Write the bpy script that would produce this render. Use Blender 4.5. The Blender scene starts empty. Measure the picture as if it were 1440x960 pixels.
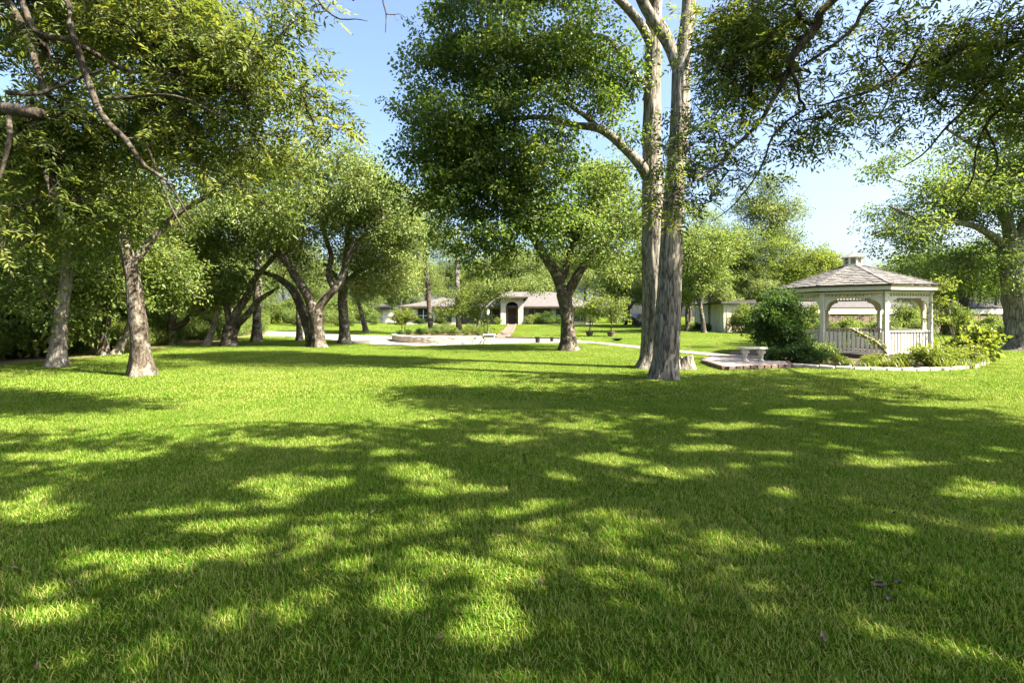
import bpy, bmesh, math, random
import numpy as np
from mathutils import Vector, Matrix
R_ = math.radians
rng = np.random.default_rng(11)
random.seed(5)
scene = bpy.context.scene
COL = scene.collection

# ------------------------------------------------------------------ camera, sky, sun, exposure
EYE = 1.5                       # metres above the lawn
F, HX, HY = 720.0, 720.0, 445.0  # focal length and principal point of the 1440x960 photograph, in its pixels
cam = bpy.data.cameras.new('camera'); cam_o = bpy.data.objects.new('camera', cam); COL.objects.link(cam_o)
cam.sensor_width = 36.0; cam.lens = 18.0; cam.shift_y = -(480 - HY) / 1440.0
cam.clip_start = 0.05; cam.clip_end = 6000
cam_o.location = (0, 0, EYE); cam_o.rotation_euler = (R_(90), 0, 0)
scene.camera = cam_o

SUN_AZ = math.atan2(0.90, -0.38)      # clockwise from +Y; the sun stands to the right and a little behind the camera
SUN_EL = R_(47)
S = Vector((math.sin(SUN_AZ) * math.cos(SUN_EL), math.cos(SUN_AZ) * math.cos(SUN_EL), math.sin(SUN_EL)))
world = bpy.data.worlds.new('World'); scene.world = world; world.use_nodes = True
wn = world.node_tree.nodes; wl = world.node_tree.links
sky = wn.new('ShaderNodeTexSky'); sky.sky_type = 'NISHITA'; sky.sun_disc = False
sky.sun_elevation = SUN_EL; sky.sun_rotation = SUN_AZ
sky.air_density = 1.0; sky.dust_density = 4.2; sky.ozone_density = 3.2
wl.new(sky.outputs[0], wn['Background'].inputs[0]); wn['Background'].inputs[1].default_value = 0.06
sl = bpy.data.lights.new('sun', 'SUN'); sun_o = bpy.data.objects.new('sun', sl); COL.objects.link(sun_o)
sl.energy = 4.6; sl.angle = R_(0.53); sl.color = (1.0, 0.90, 0.72)
sun_o.rotation_euler = S.to_track_quat('Z', 'Y').to_euler(); sun_o.location = (30, -10, 40)
vs = scene.view_settings
vs.view_transform = 'Standard'; vs.look = 'None'; vs.gamma = 1.0; vs.use_curve_mapping = False
vs.exposure = 2.85
cy = scene.cycles
cy.max_bounces = 8; cy.diffuse_bounces = 4; cy.glossy_bounces = 2; cy.transmission_bounces = 6; cy.transparent_max_bounces = 8
cy.use_denoising = True; cy.denoiser = 'OPENIMAGEDENOISE'; cy.denoising_prefilter = 'ACCURATE'
cy.caustics_reflective = False; cy.caustics_refractive = False
cy.sample_clamp_indirect = 6.0

# ------------------------------------------------------------------ places
def smooth(a, b, v):
    t = np.clip((np.asarray(v, float) - a) / (b - a), 0, 1); return t * t * (3 - 2 * t)
def H(x, y):                    # the lie of the land: flat lawn, then a gentle rise to the house
    x = np.asarray(x, float); y = np.asarray(y, float)
    und = 0.025 * np.sin(x * 0.33 + 1.3) * np.sin(y * 0.27 + 0.4) + 0.012 * np.sin(x * 0.9 + y * 0.5)
    return 0.45 * smooth(35, 72, y) + und * smooth(2, 6, np.hypot(x, y)) * (1 - smooth(22, 30, y))
def T(px, py, d):               # the point at distance d on the ray through a pixel
    return np.array([(px - HX) / F * d, d, EYE + (HY - py) / F * d])
def G(px, py):                  # where the ray through a pixel meets the ground
    d = EYE * F / (py - HY)
    for _ in range(12):
        d = (EYE - float(H((px - HX) / F * d, d))) * F / (py - HY)
    return np.array([(px - HX) / F * d, d, float(H((px - HX) / F * d, d))])

# ------------------------------------------------------------------ objects
def tag(o, label=None, cat=None, group=None, kind=None):
    if label: o['label'] = label
    if cat: o['category'] = cat
    if group: o['group'] = group
    if kind: o['kind'] = kind
    return o
def thing(name, loc, label, cat, group=None, rz=0.0):
    o = bpy.data.objects.new(name, None); COL.objects.link(o)
    o.location = loc; o.rotation_euler = (0, 0, rz); o.empty_display_size = 0.3
    return tag(o, label, cat, group)
def link(name, me, mat=None, parent=None, loc=None):
    o = bpy.data.objects.new(name, me); COL.objects.link(o)
    if mat is not None and not me.materials: me.materials.append(mat)
    if parent is not None: o.parent = parent
    if loc is not None: o.location = loc
    return o
def copy_tree(o, parent=None):
    c = o.copy(); COL.objects.link(c); c.parent = parent
    for ch in list(o.children): copy_tree(ch, c)
    return c
def np_mesh(name, V, faces, smooth_shade=False, attrs=None, face_mats=None):
    """faces: list of int arrays (n,k). attrs: {name: per-face float array}"""
    V = np.asarray(V, np.float32)
    me = bpy.data.meshes.new(name)
    faces = [np.asarray(f, np.int32) for f in faces if len(f)]
    nl = sum(f.size for f in faces); nf = sum(len(f) for f in faces)
    me.vertices.add(len(V)); me.vertices.foreach_set('co', V.ravel())
    if nf:
        me.loops.add(nl); me.polygons.add(nf)
        me.loops.foreach_set('vertex_index', np.concatenate([f.ravel() for f in faces]))
        tot = np.concatenate([np.full(len(f), f.shape[1], np.int32) for f in faces])
        st = np.concatenate([[0], np.cumsum(tot)[:-1]]).astype(np.int32)
        me.polygons.foreach_set('loop_start', st); me.polygons.foreach_set('loop_total', tot)
        if smooth_shade: me.polygons.foreach_set('use_smooth', np.ones(nf, bool))
        for k, a in (attrs or {}).items():
            at = me.attributes.new(k, 'FLOAT', 'FACE'); at.data.foreach_set('value', np.asarray(a, np.float32))
    me.update(calc_edges=True); me.validate()
    return me
class MB:
    """collects boxes, beams, prisms and lathes for one mesh"""
    def __init__(s): s.v = []; s.f = []
    def add(s, V, Fs):
        b = len(s.v); s.v += [tuple(p) for p in V]; s.f += [[i + b for i in f] for f in Fs]; return s
    def box(s, x0, x1, y0, y1, z0, z1):
        return s.add([(x0, y0, z0), (x1, y0, z0), (x1, y1, z0), (x0, y1, z0), (x0, y0, z1), (x1, y0, z1), (x1, y1, z1), (x0, y1, z1)],
                     [(0, 3, 2, 1), (4, 5, 6, 7), (0, 1, 5, 4), (1, 2, 6, 5), (2, 3, 7, 6), (3, 0, 4, 7)])
    def beam(s, p0, p1, w, h, up=(0, 0, 1)):
        p0 = Vector(p0); p1 = Vector(p1); d = (p1 - p0).normalized(); up = Vector(up)
        if abs(d.dot(up)) > .99: up = Vector((0, 1, 0))
        a = d.cross(up).normalized() * (w / 2); b = a.cross(d).normalized() * (h / 2)
        q = [p + sa * a + sb * b for p in (p0, p1) for sa, sb in ((-1, -1), (1, -1), (1, 1), (-1, 1))]
        return s.add(q, [(0, 1, 2, 3), (7, 6, 5, 4), (0, 4, 5, 1), (1, 5, 6, 2), (2, 6, 7, 3), (3, 7, 4, 0)])
    def prism(s, poly, z0, z1):
        n = len(poly); a = sum(poly[i][0] * poly[(i + 1) % n][1] - poly[(i + 1) % n][0] * poly[i][1] for i in range(n))
        if a < 0: poly = poly[::-1]
        V = [(p[0], p[1], z0) for p in poly] + [(p[0], p[1], z1) for p in poly]
        return s.add(V, [list(range(n))[::-1], [n + i for i in range(n)]] + [(i, (i + 1) % n, n + (i + 1) % n, n + i) for i in range(n)])
    def extrude(s, poly, org, ux, uy, th):
        """a flat outline in the plane org+u*ux+v*uy, given thickness th"""
        org = Vector(org); ux = Vector(ux); uy = Vector(uy); nrm = ux.cross(uy).normalized() * (th / 2); n = len(poly)
        V = [org + ux * p[0] + uy * p[1] - nrm for p in poly] + [org + ux * p[0] + uy * p[1] + nrm for p in poly]
        return s.add(V, [list(range(n))[::-1], [n + i for i in range(n)]] + [(i, (i + 1) % n, n + (i + 1) % n, n + i) for i in range(n)])
    def lathe(s, prof, n=16, c=(0, 0)):
        V = [(c[0] + r * math.cos(2 * math.pi * i / n), c[1] + r * math.sin(2 * math.pi * i / n), z) for r, z in prof for i in range(n)]
        m = len(prof)
        Fs = [(j * n + i, j * n + (i + 1) % n, (j + 1) * n + (i + 1) % n, (j + 1) * n + i) for j in range(m - 1) for i in range(n)]
        return s.add(V, Fs + [list(range(n))[::-1], [(m - 1) * n + i for i in range(n)]])
    def mesh(s, name, bevel=0.0, smooth_shade=False):
        me = bpy.data.meshes.new(name); me.from_pydata(s.v, [], s.f)
        if bevel:
            bm = bmesh.new(); bm.from_mesh(me)
            bmesh.ops.bevel(bm, geom=[e for e in bm.edges if e.calc_face_angle(0) > .5], offset=bevel, segments=1, affect='EDGES', clamp_overlap=True)
            bm.to_mesh(me); bm.free()
        if smooth_shade:
            for p in me.polygons: p.use_smooth = True
        me.update(); return me
    def build(s, name, mat, parent=None, bevel=0.0, loc=None, smooth_shade=False):
        return link(name, s.mesh(name, bevel, smooth_shade), mat, parent, loc)

# ------------------------------------------------------------------ materials
def new_mat(name):
    m = bpy.data.materials.new(name); m.use_nodes = True
    n = m.node_tree.nodes; n.clear(); out = n.new('ShaderNodeOutputMaterial')
    return m, n, m.node_tree.links, out
def ramp(n, stops, interp='LINEAR'):
    r = n.new('ShaderNodeValToRGB'); e = r.color_ramp.elements; r.color_ramp.interpolation = interp
    while len(e) < len(stops): e.new(0.5)
    for i, (p, c) in enumerate(stops): e[i].position = p; e[i].color = (*c, 1)
    return r
def noise(n, l, scale, detail=4, vec=None, rough=.55):
    t = n.new('ShaderNodeTexNoise'); t.inputs['Scale'].default_value = scale; t.inputs['Detail'].default_value = detail
    t.inputs['Roughness'].default_value = rough
    if vec is not None: l.new(vec, t.inputs['Vector'])
    return t
def mathn(n, l, op, a, b):
    m = n.new('ShaderNodeMath'); m.operation = op
    for i, v in ((0, a), (1, b)):
        if hasattr(v, 'node'): l.new(v, m.inputs[i])
        else: m.inputs[i].default_value = v
    return m.outputs[0]
def mat_leaf(name, stops, transl=0.55, gloss=0.012, rough=0.5, wn_scale=0.35, back=1.25):
    m, n, l, out = new_mat(name)
    at = n.new('ShaderNodeAttribute'); at.attribute_name = 'tint'
    geo = n.new('ShaderNodeNewGeometry')
    nz = noise(n, l, wn_scale, 2, geo.outputs['Position'])
    v = mathn(n, l, 'ADD', mathn(n, l, 'MULTIPLY', at.outputs['Fac'], 0.72), mathn(n, l, 'MULTIPLY', mathn(n, l, 'SUBTRACT', nz.outputs[0], .22), 0.5))
    r = ramp(n, stops); l.new(v, r.inputs[0])
    d = n.new('ShaderNodeBsdfDiffuse'); l.new(r.outputs[0], d.inputs[0])
    hs = n.new('ShaderNodeHueSaturation'); hs.inputs['Hue'].default_value = .487; hs.inputs['Saturation'].default_value = 1.05; hs.inputs['Value'].default_value = back
    l.new(r.outputs[0], hs.inputs['Color'])
    t = n.new('ShaderNodeBsdfTranslucent'); l.new(hs.outputs[0], t.inputs[0])
    a = n.new('ShaderNodeMixShader'); a.inputs[0].default_value = transl; l.new(d.outputs[0], a.inputs[1]); l.new(t.outputs[0], a.inputs[2])
    g = n.new('ShaderNodeBsdfGlossy'); g.inputs['Roughness'].default_value = rough; g.inputs[0].default_value = (.9, .95, 1, 1)
    fr = n.new('ShaderNodeLayerWeight'); fr.inputs[0].default_value = .25
    b = n.new('ShaderNodeMixShader'); l.new(mathn(n, l, 'ADD', mathn(n, l, 'MULTIPLY', fr.outputs['Fresnel'], .06), gloss), b.inputs[0])
    l.new(a.outputs[0], b.inputs[1]); l.new(g.outputs[0], b.inputs[2]); l.new(b.outputs[0], out.inputs[0])
    return m
def mat_bark(name, c0, c1, c2, zs=0.16, scale=9.0, bump=.9, lich=0.0):
    m, n, l, out = new_mat(name)
    tc = n.new('ShaderNodeTexCoord'); mp = n.new('ShaderNodeMapping'); mp.inputs['Scale'].default_value = (1, 1, zs)
    l.new(tc.outputs['Object'], mp.inputs[0])
    a = noise(n, l, scale, 6, mp.outputs[0], .65); b = noise(n, l, 1.6, 3, tc.outputs['Object'])
    f = noise(n, l, scale * 4, 4, mp.outputs[0], .6)
    vo = n.new('ShaderNodeTexVoronoi'); vo.feature = 'DISTANCE_TO_EDGE'; vo.inputs['Scale'].default_value = scale * 1.3
    wv = n.new('ShaderNodeMix'); wv.data_type = 'VECTOR'; wv.inputs[0].default_value = .12; l.new(mp.outputs[0], wv.inputs[4]); l.new(a.outputs[1], wv.inputs[5]); l.new(wv.outputs[1], vo.inputs['Vector'])
    ck = ramp(n, [(.0, (0, 0, 0)), (.16, (1, 1, 1))]); l.new(vo.outputs['Distance'], ck.inputs[0])
    mix = mathn(n, l, 'ADD', mathn(n, l, 'MULTIPLY', a.outputs[0], .55), mathn(n, l, 'MULTIPLY', f.outputs[0], .33))
    mix = mathn(n, l, 'ADD', mix, mathn(n, l, 'MULTIPLY', mathn(n, l, 'SUBTRACT', ck.outputs[0], .7), .17))
    r = ramp(n, [(.30, c0), (.48, c1), (.68, c2)]); l.new(mix, r.inputs[0])
    pt = ramp(n, [(.35, (.72, .70, .66)), (.65, (1.12, 1.12, 1.1))]); l.new(b.outputs[0], pt.inputs[0])
    mm = n.new('ShaderNodeMix'); mm.data_type = 'RGBA'; mm.blend_type = 'MULTIPLY'; mm.inputs[0].default_value = 1
    l.new(r.outputs[0], mm.inputs[6]); l.new(pt.outputs[0], mm.inputs[7])
    p = n.new('ShaderNodeBsdfPrincipled'); p.inputs['Roughness'].default_value = .92; p.inputs['Specular IOR Level'].default_value = .15
    if lich:
        ln = noise(n, l, 3.5, 5, tc.outputs['Object'], .7); lr = ramp(n, [(.52, (0, 0, 0)), (.64, (lich,) * 3)]); l.new(ln.outputs[0], lr.inputs[0])
        m2 = n.new('ShaderNodeMix'); m2.data_type = 'RGBA'; l.new(lr.outputs[0], m2.inputs[0]); l.new(mm.outputs[2], m2.inputs[6]); m2.inputs[7].default_value = (.30, .31, .27, 1)
        l.new(m2.outputs[2], p.inputs['Base Color'])
    else: l.new(mm.outputs[2], p.inputs['Base Color'])
    bp = n.new('ShaderNodeBump'); bp.inputs['Strength'].default_value = bump; bp.inputs['Distance'].default_value = .03
    l.new(mix, bp.inputs['Height']); l.new(bp.outputs[0], p.inputs['Normal']); l.new(p.outputs[0], out.inputs[0])
    return m
def mat_solid(name, c, c2=None, scale=6.0, rough=.7, bump=.0, spec=.3, metal=0.0, stretch=(1, 1, 1), bscale=None, world_space=False):
    m, n, l, out = new_mat(name); c2 = c2 or c
    tc = n.new('ShaderNodeTexCoord'); mp = n.new('ShaderNodeMapping'); mp.inputs['Scale'].default_value = stretch
    if world_space:
        ge = n.new('ShaderNodeNewGeometry'); l.new(ge.outputs['Position'], mp.inputs[0])
    else: l.new(tc.outputs['Object'], mp.inputs[0])
    a = noise(n, l, scale, 5, mp.outputs[0], .62)
    r = ramp(n, [(.34, c), (.66, c2)]); l.new(a.outputs[0], r.inputs[0])
    oi = n.new('ShaderNodeObjectInfo'); hs = n.new('ShaderNodeHueSaturation')
    l.new(mathn(n, l, 'ADD', mathn(n, l, 'MULTIPLY', oi.outputs['Random'], .16), .92), hs.inputs['Value']); l.new(r.outputs[0], hs.inputs['Color'])
    p = n.new('ShaderNodeBsdfPrincipled'); p.inputs['Roughness'].default_value = rough; p.inputs['Specular IOR Level'].default_value = spec; p.inputs['Metallic'].default_value = metal
    l.new(hs.outputs[0], p.inputs['Base Color'])
    if bump:
        b = noise(n, l, bscale or scale * 4, 5, mp.outputs[0], .65)
        bp = n.new('ShaderNodeBump'); bp.inputs['Strength'].default_value = bump; bp.inputs['Distance'].default_value = .02
        l.new(b.outputs[0], bp.inputs['Height']); l.new(bp.outputs[0], p.inputs['Normal'])
    l.new(p.outputs[0], out.inputs[0]); return m
M = {}
# leaf colours: deep green, mid green, yellow green
M['leaf_pecan'] = mat_leaf('leaf_pecan', [(.0, (.034, .062, .012)), (.34, (.076, .118, .020)), (.64, (.150, .190, .030)), (.88, (.23, .235, .045)), (1, (.32, .23, .04))])
M['leaf_elm'] = mat_leaf('leaf_elm', [(.0, (.040, .085, .012)), (.4, (.078, .140, .018)), (.75, (.130, .195, .026)), (.95, (.19, .22, .035)), (1, (.30, .21, .03))])
M['leaf_oak'] = mat_leaf('leaf_oak', [(.0, (.058, .094, .022)), (.4, (.114, .165, .036)), (.75, (.175, .222, .050)), (1, (.25, .26, .07))], transl=.42)
M['leaf_yellow'] = mat_leaf('leaf_yellow', [(.0, (.050, .094, .018)), (.4, (.098, .160, .028)), (.75, (.155, .212, .040)), (1, (.24, .245, .055))])
M['leaf_wood'] = mat_leaf('leaf_wood', [(.0, (.052, .092, .018)), (.4, (.104, .162, .030)), (.75, (.165, .218, .042)), (1, (.24, .25, .06))])
M['leaf_shrub'] = mat_leaf('leaf_shrub', [(.0, (.018, .050, .012)), (.4, (.036, .085, .016)), (.75, (.075, .150, .02)), (1, (.13, .20, .03))], gloss=.006, rough=.5)
M['leaf_lime'] = mat_leaf('leaf_lime', [(.0, (.065, .115, .015)), (.4, (.115, .170, .022)), (.75, (.175, .220, .03)), (1, (.24, .24, .06))])
M['leaf_dry'] = mat_leaf('leaf_dry', [(.0, (.060, .042, .026)), (1, (.14, .105, .068))], transl=.1, gloss=.01)
M['bark_grey'] = mat_bark('bark_grey', (.058, .052, .044), (.215, .197, .170), (.36, .334, .292))
M['bark_pale'] = mat_bark('bark_pale', (.10, .088, .075), (.24, .215, .185), (.36, .33, .29), zs=.3, scale=7)
M['bark_brown'] = mat_bark('bark_brown', (.030, .025, .020), (.082, .068, .054), (.155, .133, .108), zs=.25, scale=10, lich=.45)
M['bark_dark'] = mat_bark('bark_dark', (.022, .018, .015), (.060, .050, .041), (.115, .098, .082), zs=.25, scale=10, lich=.2)
M['bark_mottled'] = mat_bark('bark_mottled', (.045, .040, .034), (.130, .115, .100), (.24, .22, .19), zs=.4, scale=8, lich=.8)
# ------------------------------------------------------------------ the ground
def mat_lawn(name, blade):
    m, n, l, out = new_mat(name)
    geo = n.new('ShaderNodeNewGeometry'); pos = geo.outputs['Position']
    big = noise(n, l, .22, 4, pos, .65); mid = noise(n, l, 1.1, 5, pos, .65); fine = noise(n, l, 26 if not blade else 9, 5, pos, .7)
    v = mathn(n, l, 'ADD', mathn(n, l, 'MULTIPLY', big.outputs[0], .5), mathn(n, l, 'MULTIPLY', mid.outputs[0], .5))
    if blade:
        at = n.new('ShaderNodeAttribute'); at.attribute_name = 'tint'
        v = mathn(n, l, 'ADD', mathn(n, l, 'MULTIPLY', v, .62), mathn(n, l, 'MULTIPLY', at.outputs['Fac'], .42))
        r = ramp(n, [(.20, (.022, .105, .003)), (.40, (.062, .162, .005)), (.58, (.172, .250, .030)), (.80, (.34, .335, .11)), (.96, (.42, .36, .16))])
    else:
        v = mathn(n, l, 'ADD', mathn(n, l, 'MULTIPLY', v, .7), mathn(n, l, 'MULTIPLY', fine.outputs[0], .3))
        r = ramp(n, [(.30, (.028, .046, .006)), (.47, (.055, .082, .010)), (.60, (.085, .110, .016)), (.75, (.13, .13, .035))])
    l.new(v, r.inputs[0])
    d = n.new('ShaderNodeBsdfDiffuse'); l.new(r.outputs[0], d.inputs[0]); sh = d.outputs[0]
    if blade:
        t = n.new('ShaderNodeBsdfTranslucent'); hs = n.new('ShaderNodeHueSaturation'); hs.inputs['Hue'].default_value = .488; hs.inputs['Value'].default_value = 1.3
        l.new(r.outputs[0], hs.inputs['Color']); l.new(hs.outputs[0], t.inputs[0])
        a = n.new('ShaderNodeMixShader'); a.inputs[0].default_value = .42; l.new(sh, a.inputs[1]); l.new(t.outputs[0], a.inputs[2])
        g = n.new('ShaderNodeBsdfGlossy'); g.inputs['Roughness'].default_value = .42
        b = n.new('ShaderNodeMixShader'); b.inputs[0].default_value = .008; l.new(a.outputs[0], b.inputs[1]); l.new(g.outputs[0], b.inputs[2]); sh = b.outputs[0]
    else:
        bp = n.new('ShaderNodeBump'); bp.inputs['Strength'].default_value = 1.0; bp.inputs['Distance'].default_value = .06
        l.new(fine.outputs[0], bp.inputs['Height']); l.new(bp.outputs[0], d.inputs['Normal'])
    l.new(sh, out.inputs[0]); return m
M['lawn'] = mat_lawn('lawn', False); M['blade'] = mat_lawn('blade', True)
M['concrete'] = mat_solid('concrete', (.11, .104, .097), (.18, .172, .16), 2.2, .85, .25, world_space=True, bscale=30)
M['pavers'] = mat_solid('pavers', (.22, .185, .165), (.34, .295, .265), 3.0, .85, .4, world_space=True, bscale=25)
M['soil'] = mat_solid('soil', (.045, .034, .022), (.10, .078, .05), 5, .95, .8, world_space=True, bscale=30)
M['litter'] = mat_solid('litter', (.075, .062, .030), (.165, .125, .07), 2.5, .95, .9, world_space=True, bscale=18)
M['stone'] = mat_solid('stone', (.36, .31, .25), (.56, .51, .44), 7, .88, .5)
M['limestone'] = mat_solid('limestone', (.42, .38, .32), (.66, .62, .56), 4, .88, .5)
M['brick'] = mat_solid('brick', (.085, .058, .047), (.16, .115, .092), 9, .9, .5)
M['bark_cut'] = mat_solid('bark_cut', (.16, .12, .085), (.30, .24, .18), 12, .9, .4)

def sheet(name, xs, ys, z_off, mat, parent=None):
    X, Y = np.meshgrid(xs, ys); Z = H(X, Y) + z_off
    V = np.stack([X, Y, Z], -1).reshape(-1, 3); nx, ny = len(xs), len(ys)
    i = (np.arange(ny - 1)[:, None] * nx + np.arange(nx - 1)[None]).ravel()
    return link(name, np_mesh(name, V, [np.stack([i, i + 1, i + nx + 1, i + nx], -1)], True), mat, parent)
axis = lambda a, b, s: np.arange(a, b, s)
gx = np.concatenate([[-1600, -800, -400, -200, -120], axis(-80, -30, 5), axis(-30, 30, 1.0), axis(30, 81, 5), [120, 200, 400, 800, 1600]])
gy = np.concatenate([[-400, -100, -40, -20], axis(-10, 40, 1.0), axis(40, 100, 3), [110, 130, 160, 220, 400, 800, 1600]])
tag(sheet('lawn', gx, gy, 0.0, M['lawn']), kind='structure')

def ribbon(near, far, z_off, n=60):
    """a sheet between two edges given as world xy polylines"""
    def rs(p):
        p = np.array(p, float); s = np.concatenate([[0], np.cumsum(np.hypot(*np.diff(p, axis=0).T))]); t = np.linspace(0, s[-1], n)
        return np.stack([np.interp(t, s, p[:, 0]), np.interp(t, s, p[:, 1])], -1)
    a, b = rs(near), rs(far); rows = [a * (1 - t) + b * t for t in np.linspace(0, 1, 8)]
    V = np.concatenate([np.column_stack([r, H(r[:, 0], r[:, 1]) + z_off]) for r in rows])
    i = (np.arange(7)[:, None] * n + np.arange(n - 1)[None]).ravel()
    return V, np.stack([i, i + 1, i + n + 1, i + n], -1)
g2 = lambda pts: [tuple(G(*p)[:2]) for p in pts]
near = [(-75, 52)] + g2([(330, 471.5), (400, 473), (440, 475), (475, 479), (500, 482), (540, 485), (580, 486.3), (640, 485), (700, 483.3), (760, 482.3), (800, 481.5), (836, 482.5)])
far = [(-75, 60)] + g2([(330, 466), (400, 465), (440, 466.3), (475, 470), (500, 471), (540, 471.6), (580, 474), (640, 475), (700, 475.4), (760, 475.6), (800, 477.3), (836, 480)])
DRIVE = near + far[::-1]
V, q = ribbon(near, far, .004)
tag(link('driveway', np_mesh('driveway', V, [q], True), M['concrete']), kind='structure')
V, q = ribbon(near[4:9], [(a[0] * .55 + b[0] * .45, a[1] * .55 + b[1] * .45) for a, b in zip(near[4:9], far[4:9])], .009)
tag(link('paver_apron', np_mesh('paver_apron', V, [q], True), M['pavers']), kind='structure')
pc = np.array(g2([(836, 481.3), (870, 485), (920, 490.5), (970, 495.3), (1020, 500), (1046, 502)]))
tn = np.gradient(pc, axis=0); tn /= np.linalg.norm(tn, axis=1)[:, None]; nn = np.stack([-tn[:, 1], tn[:, 0]], -1)
PATH = [tuple(p) for p in np.concatenate([pc - nn * .55, (pc + nn * .55)[::-1]])]
V, q = ribbon(pc - nn * .55, pc + nn * .55, .012)
tag(link('garden_path', np_mesh('garden_path', V, [q], True), M['concrete']), kind='structure')
# leaf litter under the wood on the left
def wood_edge(y): return np.interp(y, [-10, 6, 14, 20, 33, 42, 60], [-17, -15.5, -15, -16.2, -17.8, -20.5, -30]) + .5 * np.sin(y * 1.1) + .3 * np.sin(y * 2.7 + 1)
ys = axis(-10, 50, .7); rows = []
for t in np.linspace(0, 1, 16) ** 2: rows.append(np.stack([wood_edge(ys) * (1 - t) - 90 * t, ys], -1))
V = np.concatenate([np.column_stack([r, H(r[:, 0], r[:, 1]) + .02]) for r in rows]); n = len(ys)
i = (np.arange(15)[:, None] * n + np.arange(n - 1)[None]).ravel()
tag(link('woodland_floor', np_mesh('woodland_floor', V, [np.stack([i, i + 1, i + n + 1, i + n], -1)], True), M['litter']), kind='structure')

# planting bed round the gazebo, with its stone edging
GZ = np.array([13.2, 19.83])
bed_px = g2([(1109, 514.5), (1140, 516.5), (1170, 518.3), (1210, 520), (1250, 521), (1290, 521.3), (1330, 520.5), (1368, 517.5)])
BED = bed_px + [(15.2, 16.4), (16.8, 18.2), (17.0, 21), (15.5, 23), (12, 23.4), (9.4, 22), (8.3, 19.5), (8.2, 17.2)]
bed = MB(); nB = len(BED); bed.add([(13.0, 18.5, .05)] + [(x, y, .018 + float(H(x, y))) for x, y in BED], [(0, 1 + i, 1 + (i + 1) % nB) for i in range(nB)])
bed_o = tag(bed.build('planting_bed', M['soil']), kind='structure')
stone_me = []
for k in range(4):
    r = random.Random(k); b = bmesh.new(); bmesh.ops.create_cube(b, size=1)
    for v in b.verts: v.co = Vector((v.co.x * (.36 + .04 * r.random()), v.co.y * .15, v.co.z * .11)) + Vector((r.uniform(-.015, .015), r.uniform(-.012, .012), r.uniform(-.008, .008)))
    bmesh.ops.bevel(b, geom=b.edges[:], offset=.018, segments=1, affect='EDGES')
    me = bpy.data.meshes.new('edging_stone'); b.to_mesh(me); b.free(); me.materials.append(M['stone']); stone_me.append(me)
bp_ = np.array(bed_px + [(15.2, 16.4), (16.2, 17.6)]); s = np.concatenate([[0], np.cumsum(np.hypot(*np.diff(bp_, axis=0).T))])
for k, t in enumerate(np.arange(.2, s[-1], .40)):
    x = np.interp(t, s, bp_[:, 0]); y = np.interp(t, s, bp_[:, 1]); x2 = np.interp(t + .1, s, bp_[:, 0]); y2 = np.interp(t + .1, s, bp_[:, 1])
    o = link('edging_stone', stone_me[k % 4], None, bed_o, (x, y, float(H(x, y)) + .03)); o.rotation_euler = (0, random.uniform(-.04, .04), math.atan2(y2 - y, x2 - x) + random.uniform(-.06, .06))

# brick-edged pad under the stone bench
PAD = [(6.15, 16.35), (6.0, 14.35), (8.05, 14.9), (8.6, 16.2), (8.2, 17.8), (7.1, 18.1)]
pad = MB().prism(PAD, -.05, .115).build('bench_pad', M['pavers']); tag(pad, kind='structure')
bk = MB().box(-.105, .105, -.055, .055, -.05, .05).mesh('brick', .008); bk.materials.append(M['brick'])
for i in range(len(PAD)):
    a, b = np.array(PAD[i]), np.array(PAD[(i + 1) % len(PAD)]); L = np.hypot(*(b - a)); u = (b - a) / L; nrm = np.array([u[1], -u[0]]); m_ = int(L / .222)
    cen = np.mean(PAD, axis=0)
    if np.dot(nrm, (a + b) / 2 - cen) < 0: nrm = -nrm
    for k in range(m_):
        p = a + u * ((k + .5) * L / m_) + nrm * .063
        o = link('brick', bk, None, pad, (p[0], p[1], .072 + random.uniform(-.006, .006))); o.rotation_euler = (0, 0, math.atan2(u[1], u[0]) + random.uniform(-.03, .03))
# ------------------------------------------------------------------ trees
def nrmz(a): return a / np.maximum(np.linalg.norm(a, axis=-1, keepdims=True), 1e-9)
def tubes(P, Rr, sides):
    """P (N,K,3), Rr (N,K): N tapering tubes of K rings"""
    N, K, _ = P.shape
    t = nrmz(np.gradient(P, axis=1)); ref = np.where(np.abs(t[:, :1, 2:3]) > .9, np.array([1., 0, 0]), np.array([0., 0, 1]))
    a = nrmz(np.cross(t, np.broadcast_to(ref, t.shape))); b = np.cross(t, a)
    th = np.linspace(0, 2 * np.pi, sides, endpoint=False)
    ring = a[:, :, None] * np.cos(th)[:, None] + b[:, :, None] * np.sin(th)[:, None]
    V = (P[:, :, None] + ring * Rr[:, :, None, None]).reshape(-1, 3)
    base = (np.arange(N) * K * sides)[:, None, None] + (np.arange(K - 1) * sides)[None, :, None]
    j = np.arange(sides)[None, None]; j2 = (j + 1) % sides
    return V, np.stack([base + j, base + j2, base + sides + j2, base + sides + j], -1).reshape(-1, 4)
def spline(pts, step):
    """Catmull-Rom through rows (x,y,z,r), resampled"""
    p = np.array(pts, float); q = np.vstack([2 * p[0] - p[1], p, 2 * p[-1] - p[-2]]); out = []
    for i in range(len(p) - 1):
        n = max(2, int(np.linalg.norm(p[i + 1, :3] - p[i, :3]) / step)); t = np.linspace(0, 1, n, endpoint=False)[:, None]
        a, b, c, d = q[i:i + 4]
        out.append(.5 * (2 * b + (c - a) * t + (2 * a - 5 * b + 4 * c - d) * t ** 2 + (3 * b - a - 3 * c + d) * t ** 3))
    o = np.vstack(out + [p[-1:]]); o[:, 3] = np.maximum(o[:, 3], .004); return o
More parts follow.
